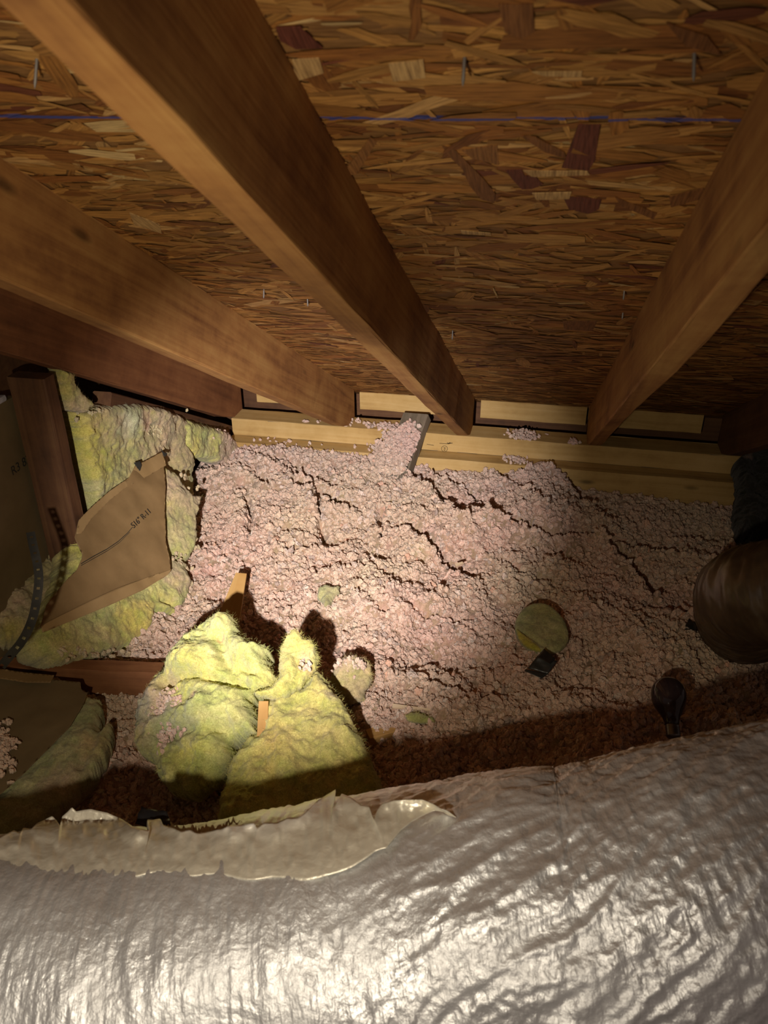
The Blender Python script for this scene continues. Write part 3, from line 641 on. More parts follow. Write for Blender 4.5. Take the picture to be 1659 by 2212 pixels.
def wool(name, fr, pix, thick=0.05, back=0.03, edge=0.03, res=0.0028, rag=0.006, amp=0.012, col=YEL, spots=(), bumps=(), folds=(), seed=1, mat=None, parent=None, off=0.0, col2=GRN, fibres=1500, flat=False):
    A, u, v, n = fr
    poly = np.array([uv_of(fr, *p) for p in pix]); lo = poly.min(0)-0.012; hi = poly.max(0)+0.012
    a = np.arange(lo[0], hi[0], res); b = np.arange(lo[1], hi[1], res); UU, VV = np.meshgrid(a, b); P = np.stack([UU.ravel(), VV.ravel()], 1)
    p3 = np.concatenate([P, np.full((len(P), 1), seed*3.1)], 1)
    sd = poly_sd(P, poly)+rag*(fbm(p3*45, seed, 3)+0.5*fbm(p3*160, seed+3, 2))*0.6
    ok = sd > 0
    e = np.clip(sd/edge, 0, 1); prof = np.sqrt(np.clip(1-(1-e)**2, 0, 1))
    h = thick*prof+amp*1.3*prof*fbm(p3*13, seed+5, 3)+amp*0.28*fbm(p3*60, seed+6, 3)*np.clip(prof*2, 0, 1)-amp*0.20*ridged(p3*75+1.5*np.stack([vnoise(p3*40, seed+41)]*3, 1), seed+8, 2)*np.clip(prof*3, 0, 1)+amp*0.10*fbm(p3*220, seed+9, 2)
    for (px, py, rad, hh) in bumps:
        c = uv_of(fr, px, py); d2 = ((P-c)**2).sum(1); h += hh*np.exp(-d2/rad**2)*np.clip(prof*1.5, 0, 1)
    for (pts, wd, dp) in folds:
        q = [uv_of(fr, *p) for p in pts]; dd = np.full(len(P), 9.0)
        for s0, s1 in zip(q[:-1], q[1:]): dd = np.minimum(dd, seg_dist(P, s0, s1)[0])
        h -= dp*np.exp(-(dd/wd)**2)*np.clip(prof*1.5, 0, 1)
    lowr = -back*prof
    C = np.tile(np.asarray(col, float), (len(P), 1)); k = np.clip(0.5+0.7*fbm(p3*14, seed+20, 3), 0, 1)[:, None]*0.6; C = C*(1-k)+np.asarray(col2)*k
    C *= (1-0.25*np.clip(-fbm(p3*60, seed+9, 2), 0, 1))[:, None]
    for (px, py, rp, cc, st) in spots:
        c = uv_of(fr, px, py); c2 = uv_of(fr, px+rp, py); rad = np.linalg.norm(c2-c); d = np.linalg.norm(P-c, axis=1)/rad+0.45*fbm(p3*40, seed+31, 3)
        k = (st*np.clip(1.35-d, 0, 1)**0.6*(d < 1.35))[:, None]; C = C*(1-k)+np.asarray(cc)*k
    nu, nv = len(a), len(b); idx = np.arange(nu*nv).reshape(nv, nu); okg = ok.reshape(nv, nu)
    cell = okg[:-1, :-1] & okg[1:, :-1] & okg[:-1, 1:] & okg[1:, 1:]
    q0, q1, q2, q3 = idx[:-1, :-1][cell], idx[:-1, 1:][cell], idx[1:, 1:][cell], idx[1:, :-1][cell]
    used = np.zeros(nu*nv, bool)
    for q in (q0, q1, q2, q3): used[q] = True
    mp = -np.ones(nu*nv, int); mp[used] = np.arange(used.sum()); nn = int(used.sum())
    tp = A+np.outer(P[used, 0], u)+np.outer(P[used, 1], v)+np.outer((h+off)[used], n)
    bt = A+np.outer(P[used, 0], u)+np.outer(P[used, 1], v)+np.outer((lowr+off-0.001)[used], n)
    top = np.stack([mp[q0], mp[q1], mp[q2], mp[q3]], 1); bot = top[:, ::-1]+nn
    # stitch the rim
    cp = np.pad(cell, 1); walls = []
    def rim(mask, ea, eb):
        walls.append(np.stack([mp[ea[mask]], mp[ea[mask]]+nn, mp[eb[mask]]+nn, mp[eb[mask]]], 1))
    rim(cell & ~cp[:-2, 1:-1], idx[:-1, :-1], idx[:-1, 1:]); rim(cell & ~cp[2:, 1:-1], idx[1:, 1:], idx[1:, :-1])
    rim(cell & ~cp[1:-1, :-2], idx[1:, :-1], idx[:-1, :-1]); rim(cell & ~cp[1:-1, 2:], idx[:-1, 1:], idx[1:, 1:])
    Fq = np.vstack([top, bot]+walls)
    o = mesh_obj(name, np.vstack([tp, bt]), Fq, mat or M_WOOL, smooth=True, col=np.vstack([C[used], C[used]*0.9]))
    if parent: under(parent, o)
    else: recentre(o, tp[np.argmin(tp[:, 2])])
    if fibres:
        r = np.random.default_rng(seed+50); pick = r.integers(0, nn, fibres); rimv = np.where(sd[used] < 0.008)[0]
        if len(rimv): pick[:fibres//3] = rimv[r.integers(0, len(rimv), fibres//3)]
        FV = []; FF = []; FC = []
        for i in pick:
            L = r.uniform(0.004, 0.011); ang = r.uniform(0, 6.28); d0 = math.cos(ang)*u+math.sin(ang)*v+n*r.uniform(-0.1, 0.3)
            d0 = nrm(d0); sdv = nrm(np.cross(d0, n)+1e-6); bend = r.normal(0, 0.5); wv = r.uniform(0.00012, 0.0003); b0 = len(FV); p = tp[i]-n*0.001
            for k in range(3):
                t = k/2; c = p+d0*L*t+sdv*bend*L*t*t; FV += [c-sdv*wv*(1.1-t), c+sdv*wv*(1.1-t)]; FC += [C[used][i]*1.05]*2
            FF += [(b0, b0+1, b0+3, b0+2), (b0+2, b0+3, b0+5, b0+4)]
        f = mesh_obj('loose_fibres', np.array(FV), np.array(FF), M_WOOL, col=np.array(FC)); tag(f, kind='stuff')
        if o.parent: under(o.parent, f)
        else: under(o, f)
    return o
# --- standing batts in the knee wall (plane just in front of the studs)
def planeX(X, lean=0.0):
    n = nrm(np.array([1.0, -0.05, lean])); A = np.array([X, 1.8, 0.5]); u = nrm(np.cross(np.array([0, 0, 1.0]), n)); u = u if u[1] > 0 else -u; v = np.cross(n, u); return A, u, v, n
frB = planeX(WX-0.045)
b1 = wool('insulation_batt', frB, [(190, 1140), (178, 1060), (165, 990), (152, 930), (140, 890), (165, 880), (200, 872), (230, 868), (262, 866), (300, 872), (335, 880), (362, 892), (384, 905), (386, 930), (376, 955), (388, 990), (395, 1060), (380, 1130), (260, 1180)], thick=0.05, back=0.05, edge=0.02, amp=0.010, col=np.array((0.60, 0.52, 0.19)), col2=(0.50, 0.50, 0.26), seed=61,
          spots=[(180, 960, 40, (0.62, 0.55, 0.10), 0.8), (345, 915, 45, PKT, 0.8), (215, 900, 30, PKT, 0.6), (280, 1010, 40, TANY, 0.6), (275, 905, 12, (0.70, 0.42, 0.30), 0.8), (245, 900, 22, (0.55, 0.57, 0.36), 0.8), (370, 960, 40, (0.50, 0.40, 0.20), 0.8)], res=0.0035, bumps=[(250, 890, 0.04, 0.012), (330, 890, 0.05, 0.01)])
tag(b1, 'broad dusty yellow batt standing behind the stud in the left wall', 'insulation')
frC = planeX(WX-0.03)
b2 = wool('insulation_batt', frC, [(379, 915), (392, 906), (425, 915), (455, 925), (480, 935), (495, 950), (490, 985), (478, 1010), (450, 1000), (420, 990), (395, 985), (380, 960)], thick=0.045, back=0.03, edge=0.02, amp=0.008, col=np.array((0.62, 0.56, 0.15)), seed=62, spots=[(480, 950, 30, PKT, 0.9), (470, 990, 26, PKT, 0.7)], res=0.003)
tag(b2, 'small pale yellow batt end in the corner by the top plates', 'insulation')
frD = planeX(WX-0.015)
b3 = wool('insulation_batt', frD, [(112, 795), (146, 800), (152, 830), (165, 850), (180, 862), (182, 880), (165, 890), (140, 885), (128, 850)], thick=0.03, back=0.02, edge=0.015, amp=0.007, col=np.array((0.62, 0.50, 0.16)), seed=63, spots=[(150, 880, 18, PKT, 0.5)], fibres=400)
tag(b3, 'narrow yellow tuft squeezed between the stud and the rafter above', 'insulation')
# --- kraft-faced batt leaning at the left
batt = empty('insulation_batt', az(250, 1330, 0.28)); tag(batt, 'kraft-faced yellow batt leaning on its edge at the left, printed side showing', 'insulation')
frA = plane3((85, 1365, 0.40), (360, 1240, 0.32), (345, 985, 0.52))
paper_px = [(345, 982), (352, 1050), (350, 1110), (352, 1170), (360, 1205), (362, 1236), (300, 1262), (235, 1290), (170, 1320), (120, 1342), (80, 1362), (95, 1310), (130, 1265), (160, 1235), (172, 1205), (155, 1165), (162, 1130), (185, 1105), (230, 1065), (270, 1040), (285, 1010)]
def sheet(name, fr, pix, off, mat, parent, wave=0.004, res=0.006, thick=0.0008, seed=1, curl=None):
    A, u, v, n = fr; poly = np.array([uv_of(fr, *p) for p in pix]); lo, hi = poly.min(0), poly.max(0)
    a = np.arange(lo[0], hi[0]+res, res); b = np.arange(lo[1], hi[1]+res, res); UU, VV = np.meshgrid(a, b); P = np.stack([UU.ravel(), VV.ravel()], 1)
    sd = poly_sd(P, poly)
    # pull the near-outside vertices on to the outline
    near = (sd < 0) & (sd > -res*1.5)
    for i in np.where(near)[0]:
        best = None; bd = 9
        for k in range(len(poly)):
            s, e = poly[k], poly[(k+1) % len(poly)]; d = e-s; t = np.clip(np.dot(P[i]-s, d)/max(np.dot(d, d), 1e-12), 0, 1); q = s+t*d; dd = np.linalg.norm(P[i]-q)
            if dd < bd: bd, best = dd, q
        P[i] = best
    ok = ((sd >= 0) | near).reshape(len(b), len(a)); idx = np.arange(len(P)).reshape(len(b), len(a))
    cell = ok[:-1, :-1] & ok[1:, :-1] & ok[:-1, 1:] & ok[1:, 1:]
    Fq = np.stack([idx[:-1, :-1][cell], idx[:-1, 1:][cell], idx[1:, 1:][cell], idx[1:, :-1][cell]], 1)
    used = np.unique(Fq); mp = -np.ones(len(P), int); mp[used] = np.arange(len(used)); Fq = mp[Fq]; P = P[used]
    p3 = np.concatenate([P, np.full((len(P), 1), seed*1.7)], 1)
    h = off+wave*fbm(p3*9, seed, 3)
    if curl: h = h+curl(P)
    Vp = A+np.outer(P[:, 0], u)+np.outer(P[:, 1], v)+np.outer(h, n)
    o = mesh_obj(name, Vp, Fq, mat, smooth=True)
    md = o.modifiers.new('thickness', 'SOLIDIFY'); md.thickness = thick; md.offset = -1
    if parent: under(parent, o)
    return o
wl_ = wool('wool', frA, [(343, 990), (375, 1000), (395, 1012), (408, 1035), (425, 1056), (458, 1058), (448, 1085), (441, 1110), (442, 1150), (436, 1185), (428, 1210), (418, 1225), (426, 1255), (424, 1285), (405, 1312), (395, 1322), (350, 1318), (348, 1345), (320, 1378), (280, 1395), (225, 1412), (150, 1424), (100, 1400), (85, 1365), (150, 1250), (180, 1120), (290, 1030)], thick=0.05, back=0.07, edge=0.022, off=-0.066, rag=0.006, amp=0.008,
           col=np.array((0.68, 0.61, 0.15)), seed=71, parent=batt, spots=[(395, 1060, 50, PKT, 0.75), (400, 1120, 45, np.array((0.55, 0.44, 0.24)), 0.8), (405, 1230, 40, PKT, 0.85), (400, 1180, 40, np.array((0.56, 0.52, 0.24)), 0.7), (200, 1410, 90, TANY, 0.7), (300, 1330, 40, (0.70, 0.57, 0.14), 0.7)], folds=[([(345, 1190), (400, 1195), (440, 1205)], 0.010, 0.03), ([(360, 1290), (395, 1310)], 0.008, 0.015)], bumps=[(400, 1240, 0.03, 0.015), (385, 1060, 0.03, 0.01)], fibres=3000)
paper = sheet('kraft_facing', frA, paper_px, 0.012, M_KRAFT, batt, wave=0.005, seed=5)
sheet('facing_flange', frA, [(345, 980), (352, 1010), (300, 1040), (268, 1056), (230, 1085), (190, 1125), (165, 1160), (155, 1160), (160, 1130), (185, 1105), (230, 1065), (270, 1038), (285, 1012)], 0.017, M_KRAFT2, batt, wave=0.004, seed=6)
sheet('facing_flange', frA, [(363, 1234), (355, 1246), (300, 1280), (230, 1312), (150, 1345), (82, 1372), (80, 1358), (120, 1336), (180, 1306), (240, 1278), (310, 1252)], 0.018, M_KRAFT2, batt, wave=0.004, seed=7)
def ink_line(name, fr, pix, wd, off, mat, parent):
    A, u, v, n = fr; pts = [hit(fr, *p, off) for p in pix]; V = []; Fs = []
    for i, p in enumerate(pts):
        t = nrm(pts[min(len(pts)-1, i+1)]-pts[max(0, i-1)]); sdv = nrm(np.cross(n, t))*wd/2; V += [p+sdv, p-sdv]
        if i: q = 2*i; Fs.append((q-2, q-1, q+1, q))
    o = mesh_obj(name, np.array(V), Fs, mat); under(parent, o); return o
ink_line('printed_line', frA, [(175, 1218), (200, 1203), (230, 1187), (255, 1170), (275, 1152), (286, 1139)], 0.0016, 0.0195, M_INK, batt)
ink_line('printed_line', frA, [(175, 1222), (200, 1208), (232, 1190), (258, 1172), (280, 1150)], 0.0010, 0.0195, M_INK, batt)
pa, pb = hit(frA, 289, 1142, 0.0195), hit(frA, 352, 1084, 0.0195)
text_mesh('facing_print', 'S16" R-11', 0.021, pa, pb-pa, frA[2], M_INK, batt)
# tears in the facing: black sheets stand in for the shade inside
sheet('hole_shade', frA, [(277, 1008), (291, 1004), (294, 1014), (290, 1026), (284, 1018)], 0.024, M_INK, batt, wave=0, res=0.003)
sheet('hole_shade', frA, [(336, 977), (341, 984), (350, 988), (345, 995), (341, 992)], 0.024, M_INK, batt, wave=0, res=0.003)
def dust_on(parent, fr, areas, seed, size=(0.003, 0.0065), tint=None):
    r = np.random.default_rng(seed); out = []
    for (px, py, sx, sy, cnt, off) in areas:
        for k in range(cnt): out.append(hit(fr, r.normal(px, sx), r.normal(py, sy), off+r.uniform(-0.004, 0.006)))
    out = np.array(out); tt = None
    if tint is not None: tt = np.asarray(tint)*r.uniform(0.8, 1.1, (len(out), 1))
    return clumps('insulation_clumps', out, r.uniform(*size, len(out)), parent, 'pinkish clumps caught on the wool', tint=tt, seed=seed)
dust_on(batt, frA, [(376, 1060, 9, 18, 60, -0.036), (390, 1110, 14, 30, 110, -0.030), (392, 1170, 13, 16, 40, -0.030), (386, 1240, 11, 20, 110, -0.026), (200, 1408, 40, 8, 40, -0.02)], 31, tint=(0.62, 0.49, 0.30))
dust_on(b1, frB, [(340, 925, 16, 12, 60, 0.040), (230, 895, 36, 6, 50, 0.036), (300, 895, 36, 6, 45, 0.038)], 32, size=(0.003, 0.006), tint=(0.60, 0.50, 0.29))
dust_on(b2, frC, [(475, 945, 10, 10, 40, 0.038), (480, 985, 8, 14, 40, 0.03)], 33)
# --- fluff against the wall at the far left
frE = plane3((0, 1400, 0.30), (150, 1330, 0.30), (110, 1160, 0.42))
b4 = wool('insulation_scrap', frE, [(-60, 1420), (-60, 1290), (0, 1275), (30, 1230), (60, 1210), (80, 1180), (100, 1165), (125, 1158), (150, 1168), (165, 1190), (170, 1225), (165, 1270), (140, 1300), (115, 1330), (85, 1365), (60, 1395), (30, 1400)], thick=0.05, back=0.03, edge=0.035, amp=0.014, col=np.array((0.52, 0.46, 0.22)), col2=(0.50, 0.40, 0.27), seed=64, spots=[(20, 1330, 60, PKT, 0.5), (20, 1385, 24, (0.62, 0.45, 0.12), 0.7), (155, 1200, 26, PKT, 0.5)], rag=0.008)
tag(b4, 'clumpy dull yellow wool heap at the far left behind the metal strap', 'insulation')
# --- torn heap in the middle
frF = plane3((330, 1690, 0.27), (640, 1770, 0.27), (490, 1345, 0.43))
b5 = wool('insulation_scrap', frF, [(488, 1338), (508, 1343), (522, 1358), (530, 1383), (552, 1396), (575, 1404), (593, 1408), (588, 1432), (592, 1448), (602, 1470), (592, 1492), (560, 1502), (552, 1520), (560, 1560), (562, 1592), (530, 1600), (505, 1612), (510, 1650), (470, 1700), (420, 1730), (372, 1720), (345, 1660), (318, 1640), (300, 1610), (302, 1560), (316, 1510), (340, 1470), (365, 1445), (380, 1410), (410, 1385), (440, 1366), (465, 1345)],
          thick=0.055, back=0.05, edge=0.028, amp=0.018, col=np.array((0.72, 0.67, 0.19)), col2=(0.64, 0.66, 0.29), seed=65, rag=0.007, fibres=4000,
          spots=[(355, 1530, 50, PKT, 0.85), (340, 1590, 34, PKT, 0.7), (495, 1405, 9, (0.80, 0.44, 0.22), 0.9), (448, 1535, 9, (0.75, 0.45, 0.28), 0.8), (310, 1560, 40, (0.30, 0.31, 0.20), 0.7), (395, 1590, 45, (0.33, 0.35, 0.20), 0.8), (370, 1440, 30, (0.45, 0.46, 0.24), 0.6), (440, 1480, 40, (0.72, 0.62, 0.18), 0.6)],
          bumps=[(500, 1365, 0.03, 0.025), (430, 1460, 0.045, 0.035), (470, 1450, 0.03, 0.015), (450, 1560, 0.06, 0.03), (570, 1430, 0.03, 0.015)], folds=[([(495, 1400), (502, 1440), (520, 1480)], 0.014, 0.03), ([(375, 1496), (430, 1484), (490, 1494), (540, 1500)], 0.011, 0.038), ([(380, 1610), (440, 1600), (500, 1590)], 0.02, 0.025), ([(540, 1465), (590, 1480)], 0.01, 0.02)])
tag(b5, 'largest bright yellow torn wool piece, left half of the heap before the duct', 'insulation')
frG = plane3((500, 1780, 0.28), (830, 1740, 0.28), (690, 1460, 0.37))
b6 = wool('insulation_scrap', frG, [(562, 1530), (590, 1508), (625, 1512), (650, 1500), (665, 1475), (682, 1456), (702, 1466), (722, 1500), (742, 1522), (755, 1550), (772, 1580), (790, 1612), (803, 1650), (828, 1695), (850, 1790), (640, 1830), (470, 1800), (480, 1720), (505, 1640), (540, 1600), (562, 1590)], thick=0.05, back=0.05, edge=0.04, amp=0.012, col=np.array((0.70, 0.63, 0.20)), col2=(0.64, 0.56, 0.18), seed=66, fibres=3000, rag=0.005,
          spots=[(600, 1520, 24, TANY, 0.6), (715, 1530, 12, PKT, 0.6), (600, 1640, 40, (0.66, 0.46, 0.14), 0.5), (690, 1600, 60, (0.62, 0.54, 0.20), 0.5)], folds=[([(560, 1650), (590, 1700), (600, 1760)], 0.015, 0.015), ([(640, 1540), (720, 1560), (770, 1600)], 0.014, 0.008)])
tag(b6, 'smooth yellow wool slab on the right half of the heap, running under the duct', 'insulation')
frH = plane3((545, 1510, 0.40), (680, 1470, 0.40), (635, 1370, 0.455))
b7 = wool('insulation_scrap', frH, [(543, 1498), (560, 1508), (590, 1512), (625, 1506), (650, 1490), (668, 1470), (684, 1450), (690, 1425), (682, 1400), (672, 1384), (656, 1384), (650, 1370), (632, 1362), (616, 1380), (606, 1400), (600, 1440), (602, 1465), (585, 1485)], thick=0.028, back=0.02, edge=0.02, amp=0.009, col=np.array((0.70, 0.63, 0.18)), col2=(0.62, 0.58, 0.24), seed=67, spots=[(660, 1430, 18, PKT, 0.6), (665, 1450, 10, (0.62, 0.36, 0.22), 0.6)], folds=[([(600, 1500), (630, 1480), (655, 1440)], 0.008, 0.010)], res=0.0022, rag=0.003)
tag(b7, 'curled ragged yellow wool strip standing on top of the heap', 'insulation')
frI = plane3((720, 1500, 0.27), (800, 1500, 0.27), (760, 1410, 0.33))
b8 = wool('insulation_scrap', frI, [(715, 1470), (722, 1440), (740, 1420), (765, 1412), (790, 1425), (806, 1440), (806, 1465), (796, 1485), (790, 1512), (775, 1520), (755, 1530), (735, 1510), (720, 1495)], thick=0.032, back=0.02, edge=0.025, amp=0.009, col=np.array((0.60, 0.53, 0.16)), col2=PKT, seed=68, spots=[(755, 1432, 32, PKT, 0.85)], res=0.0022, fibres=800)
tag(b8, 'small yellow tuft topped with pink fluff, just right of the heap', 'insulation')
dust_on(b5, frF, [(362, 1545, 18, 24, 190, 0.056), (350, 1600, 12, 16, 80, 0.050), (380, 1510, 12, 8, 30, 0.056)], 34, size=(0.003, 0.0055))
dust_on(b8, frI, [(756, 1438, 14, 8, 80, 0.028)], 35, size=(0.003, 0.0055))
dust_on(b7, frH, [(660, 1436, 7, 9, 18, 0.026)], 36, size=(0.003, 0.005))
def floor_tuft(pix, label, sd_, col, th=0.02):
    cx0 = sum(p[0] for p in pix)/len(pix); cy0 = sum(p[1] for p in pix)/len(pix); g0 = ray_floor(cx0, cy0); z0 = float(bed_at(g0[0], g0[1]))
    fr = plane3((cx0-30, cy0+20, z0), (cx0+30, cy0+20, z0), (cx0, cy0-30, z0+0.02))
    o = wool('insulation_scrap', fr, pix, thick=th, back=0.012, edge=0.015, amp=0.005, col=col, seed=sd_, res=0.002, rag=0.004, fibres=250); tag(o, label, 'insulation'); return o
floor_tuft([(688, 1278), (702, 1270), (720, 1275), (735, 1270), (736, 1284), (722, 1296), (712, 1316), (698, 1318), (694, 1300), (684, 1294)], 'small pale green tuft sunk in the pink insulation above the heap', 81, np.array((0.52, 0.47, 0.24)))
floor_tuft([(872, 1545), (900, 1540), (935, 1552), (940, 1564), (905, 1562), (878, 1556)], 'thin yellow wisp lying just below the pale splinter', 82, np.array((0.60, 0.53, 0.17)), 0.012)
# --- slab at the lower left, kraft side up
slab = empty('insulation_batt', az(100, 1600, 0.26)); tag(slab, 'dark kraft-faced slab lying at the lower left with a torn yellow edge', 'insulation')
frS = plane3((0, 1760, 0.30), (200, 1640, 0.30), (180, 1480, 0.30))
wool('wool', frS, [(-120, 1830), (0, 1790), (70, 1750), (130, 1705), (185, 1655), (222, 1605), (238, 1560), (242, 1540), (222, 1537), (212, 1552), (212, 1528), (220, 1512), (212, 1492), (195, 1484), (178, 1482), (100, 1470), (-120, 1460)], thick=0.03, back=0.05, edge=0.025, off=-0.042, amp=0.006, col=np.array((0.52, 0.50, 0.25)), col2=(0.46, 0.42, 0.22), seed=72, parent=slab, spots=[(205, 1590, 34, (0.52, 0.38, 0.18), 0.8), (130, 1670, 50, (0.48, 0.36, 0.24), 0.8), (60, 1740, 50, (0.38, 0.33, 0.2), 0.6)], rag=0.005, folds=[([(215, 1540), (195, 1600), (170, 1640)], 0.012, 0.012)])
sheet('kraft_facing', frS, [(-120, 1462), (60, 1468), (174, 1474), (176, 1494), (190, 1500), (180, 1530), (150, 1580), (110, 1620), (60, 1670), (0, 1722), (-120, 1800)], 0.006, M_KRAFTD, slab, wave=0.004, seed=8)
sheet('facing_flange', frS, [(-120, 1448), (0, 1456), (60, 1464), (120, 1470), (112, 1486), (60, 1486), (0, 1478), (-120, 1470)], 0.016, M_KRAFT, slab, wave=0.003, seed=9)
rs = np.random.default_rng(4); pp = []
for k in range(420):
    px, py = rs.normal(-12, 26), rs.normal(1620, 28)
    if px > 30+14*math.sin(py*0.13): continue
    pp.append(hit(frS, px, py, 0.010+rs.uniform(0, 0.012)))
clumps('insulation_clumps', np.array(pp), rs.uniform(0.003, 0.006, len(pp)), slab, 'loose pink clumps on the dark facing', seed=14)
# --- dark dirty wool at the upper right
frK = plane3((1590, 1160, 0.27), (1690, 1160, 0.27), (1640, 1000, 0.37))
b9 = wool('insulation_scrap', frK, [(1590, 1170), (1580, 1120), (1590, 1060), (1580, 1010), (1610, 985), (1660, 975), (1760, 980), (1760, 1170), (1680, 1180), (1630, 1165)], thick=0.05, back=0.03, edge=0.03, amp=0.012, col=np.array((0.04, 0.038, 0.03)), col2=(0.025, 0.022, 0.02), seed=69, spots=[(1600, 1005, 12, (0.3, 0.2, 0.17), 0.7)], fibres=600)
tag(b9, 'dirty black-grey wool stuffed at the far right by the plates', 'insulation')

# ------------------------------------------------------------------ disc plug, tape, bulb
P0 = ray_floor(1170, 1365)
frP = plane3((1115, 1400, P0[2]+0.022), (1225, 1410, P0[2]+0.022), (1175, 1305, P0[2]+0.055))
disc = empty('insulation_plug', P0); tag(disc, 'round yellow fibreglass plug lying on the pink insulation', 'insulation')
el = [(1170+58*math.cos(a)+(4*math.sin(2*a)), 1358+53*math.sin(a)+18*math.cos(a)*0.55) for a in np.linspace(0, 2*math.pi, 36, endpoint=False)]
wool('disc', frP, el, thick=0.010, back=0.014, edge=0.012, amp=0.003, rag=0.0015, col=np.array((0.46, 0.42, 0.17)), col2=(0.42, 0.41, 0.22), seed=73, parent=disc, res=0.0015, fibres=250, folds=[([(1130, 1372), (1150, 1385), (1172, 1400)], 0.006, 0.006)])
tl = wool('torn_rim', frP, [(1114, 1362), (1128, 1372), (1148, 1385), (1168, 1402), (1172, 1412), (1150, 1408), (1130, 1396), (1118, 1382)], thick=0.010, back=0.008, edge=0.010, off=0.004, amp=0.003, rag=0.0015, col=np.array((0.60, 0.50, 0.08)), col2=(0.55, 0.47, 0.12), seed=74, parent=disc, res=0.0015, fibres=80); tag(tl, 'brighter yellow torn rim')
tape = empty('tape_scrap', ray_floor(1172, 1440)); tag(tape, 'dark crumpled tape scrap below the round yellow plug', 'tape')
zt = P0[2]+0.03
def quad_sheet(name, pts, mat, parent, n=8, crump=0.0015, seed=1, th=0.0006, smooth=False):
    a, b, c, d = [np.asarray(p) for p in pts]; V = []
    for i in range(n+1):
        for j in range(n+1): s, t = i/n, j/n; V.append(a*(1-s)*(1-t)+b*s*(1-t)+c*s*t+d*(1-s)*t)
    V = np.array(V); nn = nrm(np.cross(b-a, d-a)); V = V+np.outer(crump*fbm(V*60, seed, 3), nn)
    Fq = np.array([(i*(n+1)+j, (i+1)*(n+1)+j, (i+1)*(n+1)+j+1, i*(n+1)+j+1) for i in range(n) for j in range(n)])
    o = mesh_obj(name, V, Fq, mat, smooth=smooth); md = o.modifiers.new('thickness', 'SOLIDIFY'); md.thickness = th
    if parent: under(parent, o)
    return o
quad_sheet('tape_fold', (az(1175, 1402, zt+0.018), az(1200, 1424, zt+0.016), az(1188, 1436, zt+0.02), az(1160, 1418, zt+0.02)), M_TAPE, tape, seed=2)
quad_sheet('tape_fold', (az(1160, 1418, zt+0.02), az(1204, 1428, zt+0.018), az(1184, 1456, zt), az(1140, 1444, zt+0.002)), M_TAPE, tape, seed=3)
quad_sheet('tape_fold', (az(1136, 1446, zt+0.002), az(1184, 1456, zt), az(1170, 1466, zt-0.004), az(1132, 1450, zt)), M_TAPE, tape, seed=4)
# bulb
def lathe(name, prof, base, axis, mat, n=28):
    axis = nrm(axis); u = nrm(np.cross(axis, [0.3, 0.8, 0.1])); v = np.cross(axis, u); V = []; Fs = []
    for r_, h in prof:
        for k in range(n): a = 2*math.pi*k/n; V.append(base+axis*h+(u*math.cos(a)+v*math.sin(a))*r_)
    for i in range(len(prof)-1):
        for k in range(n): Fs.append((i*n+k, i*n+(k+1) % n, (i+1)*n+(k+1) % n, (i+1)*n+k))
    Fs.append(tuple(reversed(range(n)))); Fs.append(tuple((len(prof)-1)*n+k for k in range(n)))
    return mesh_obj(name, np.array(V), Fs, mat, smooth=True)
bb = az(1455, 1592, 0.30); bt_ = az(1445, 1508, 0.335); bax = nrm(bt_-bb)
bulb = empty('light_bulb', bb); tag(bulb, 'dark unlit light bulb on the insulation behind the foil duct', 'bulb')
def glass_mat():
    m, nt, ns, ls, bs = new_mat('smoky_glass'); tr_ = N(nt, 'ShaderNodeBsdfTransparent'); tr_.inputs[0].default_value = (0.30, 0.22, 0.22, 1)
    df = N(nt, 'ShaderNodeBsdfDiffuse'); df.inputs[0].default_value = (0.045, 0.030, 0.032, 1); md_ = N(nt, 'ShaderNodeMixShader'); md_.inputs[0].default_value = 0.7; ls.new(tr_.outputs[0], md_.inputs[1]); ls.new(df.outputs[0], md_.inputs[2])
    gl = N(nt, 'ShaderNodeBsdfGlossy'); gl.inputs['Roughness'].default_value = 0.04; gl.inputs[0].default_value = (1, 1, 1, 1)
    fr = N(nt, 'ShaderNodeFresnel', IOR=1.5); mx = N(nt, 'ShaderNodeMixShader'); ls.new(fr.outputs[0], mx.inputs[0]); ls.new(md_.outputs[0], mx.inputs[1]); ls.new(gl.outputs[0], mx.inputs[2])
    ls.new(mx.outputs[0], ns['Material Output'].inputs['Surface']); return m
M_GLASS = glass_mat()
S = 0.95
g = lathe('glass_globe', [(r_*S, h*S) for r_, h in ((0.0135, 0.022), (0.0145, 0.030), (0.018, 0.042), (0.0245, 0.054), (0.031, 0.066), (0.0355, 0.080), (0.0365, 0.093), (0.034, 0.106), (0.028, 0.117), (0.019, 0.1245), (0.009, 0.128), (0.001, 0.129))], bb, bax, M_GLASS); under(bulb, g)
prof = [(0.004, -0.004), (0.010, -0.002)]
for k in range(5): prof += [(0.0125, 0.000+k*0.0044), (0.0138, 0.0022+k*0.0044)]
g = lathe('screw_base', [(a, b) for a, b in prof+[(0.013, 0.0235)]], bb, bax, plain('bulb_base', (0.20, 0.19, 0.18), 0.35, 0.9)); under(bulb, g)
g = lathe('filament_stem', [(0.006, 0.02), (0.005, 0.05), (0.003, 0.062), (0.006, 0.064), (0.001, 0.07)], bb, bax, plain('bulb_stem', (0.06, 0.055, 0.05), 0.4), n=12); under(bulb, g)

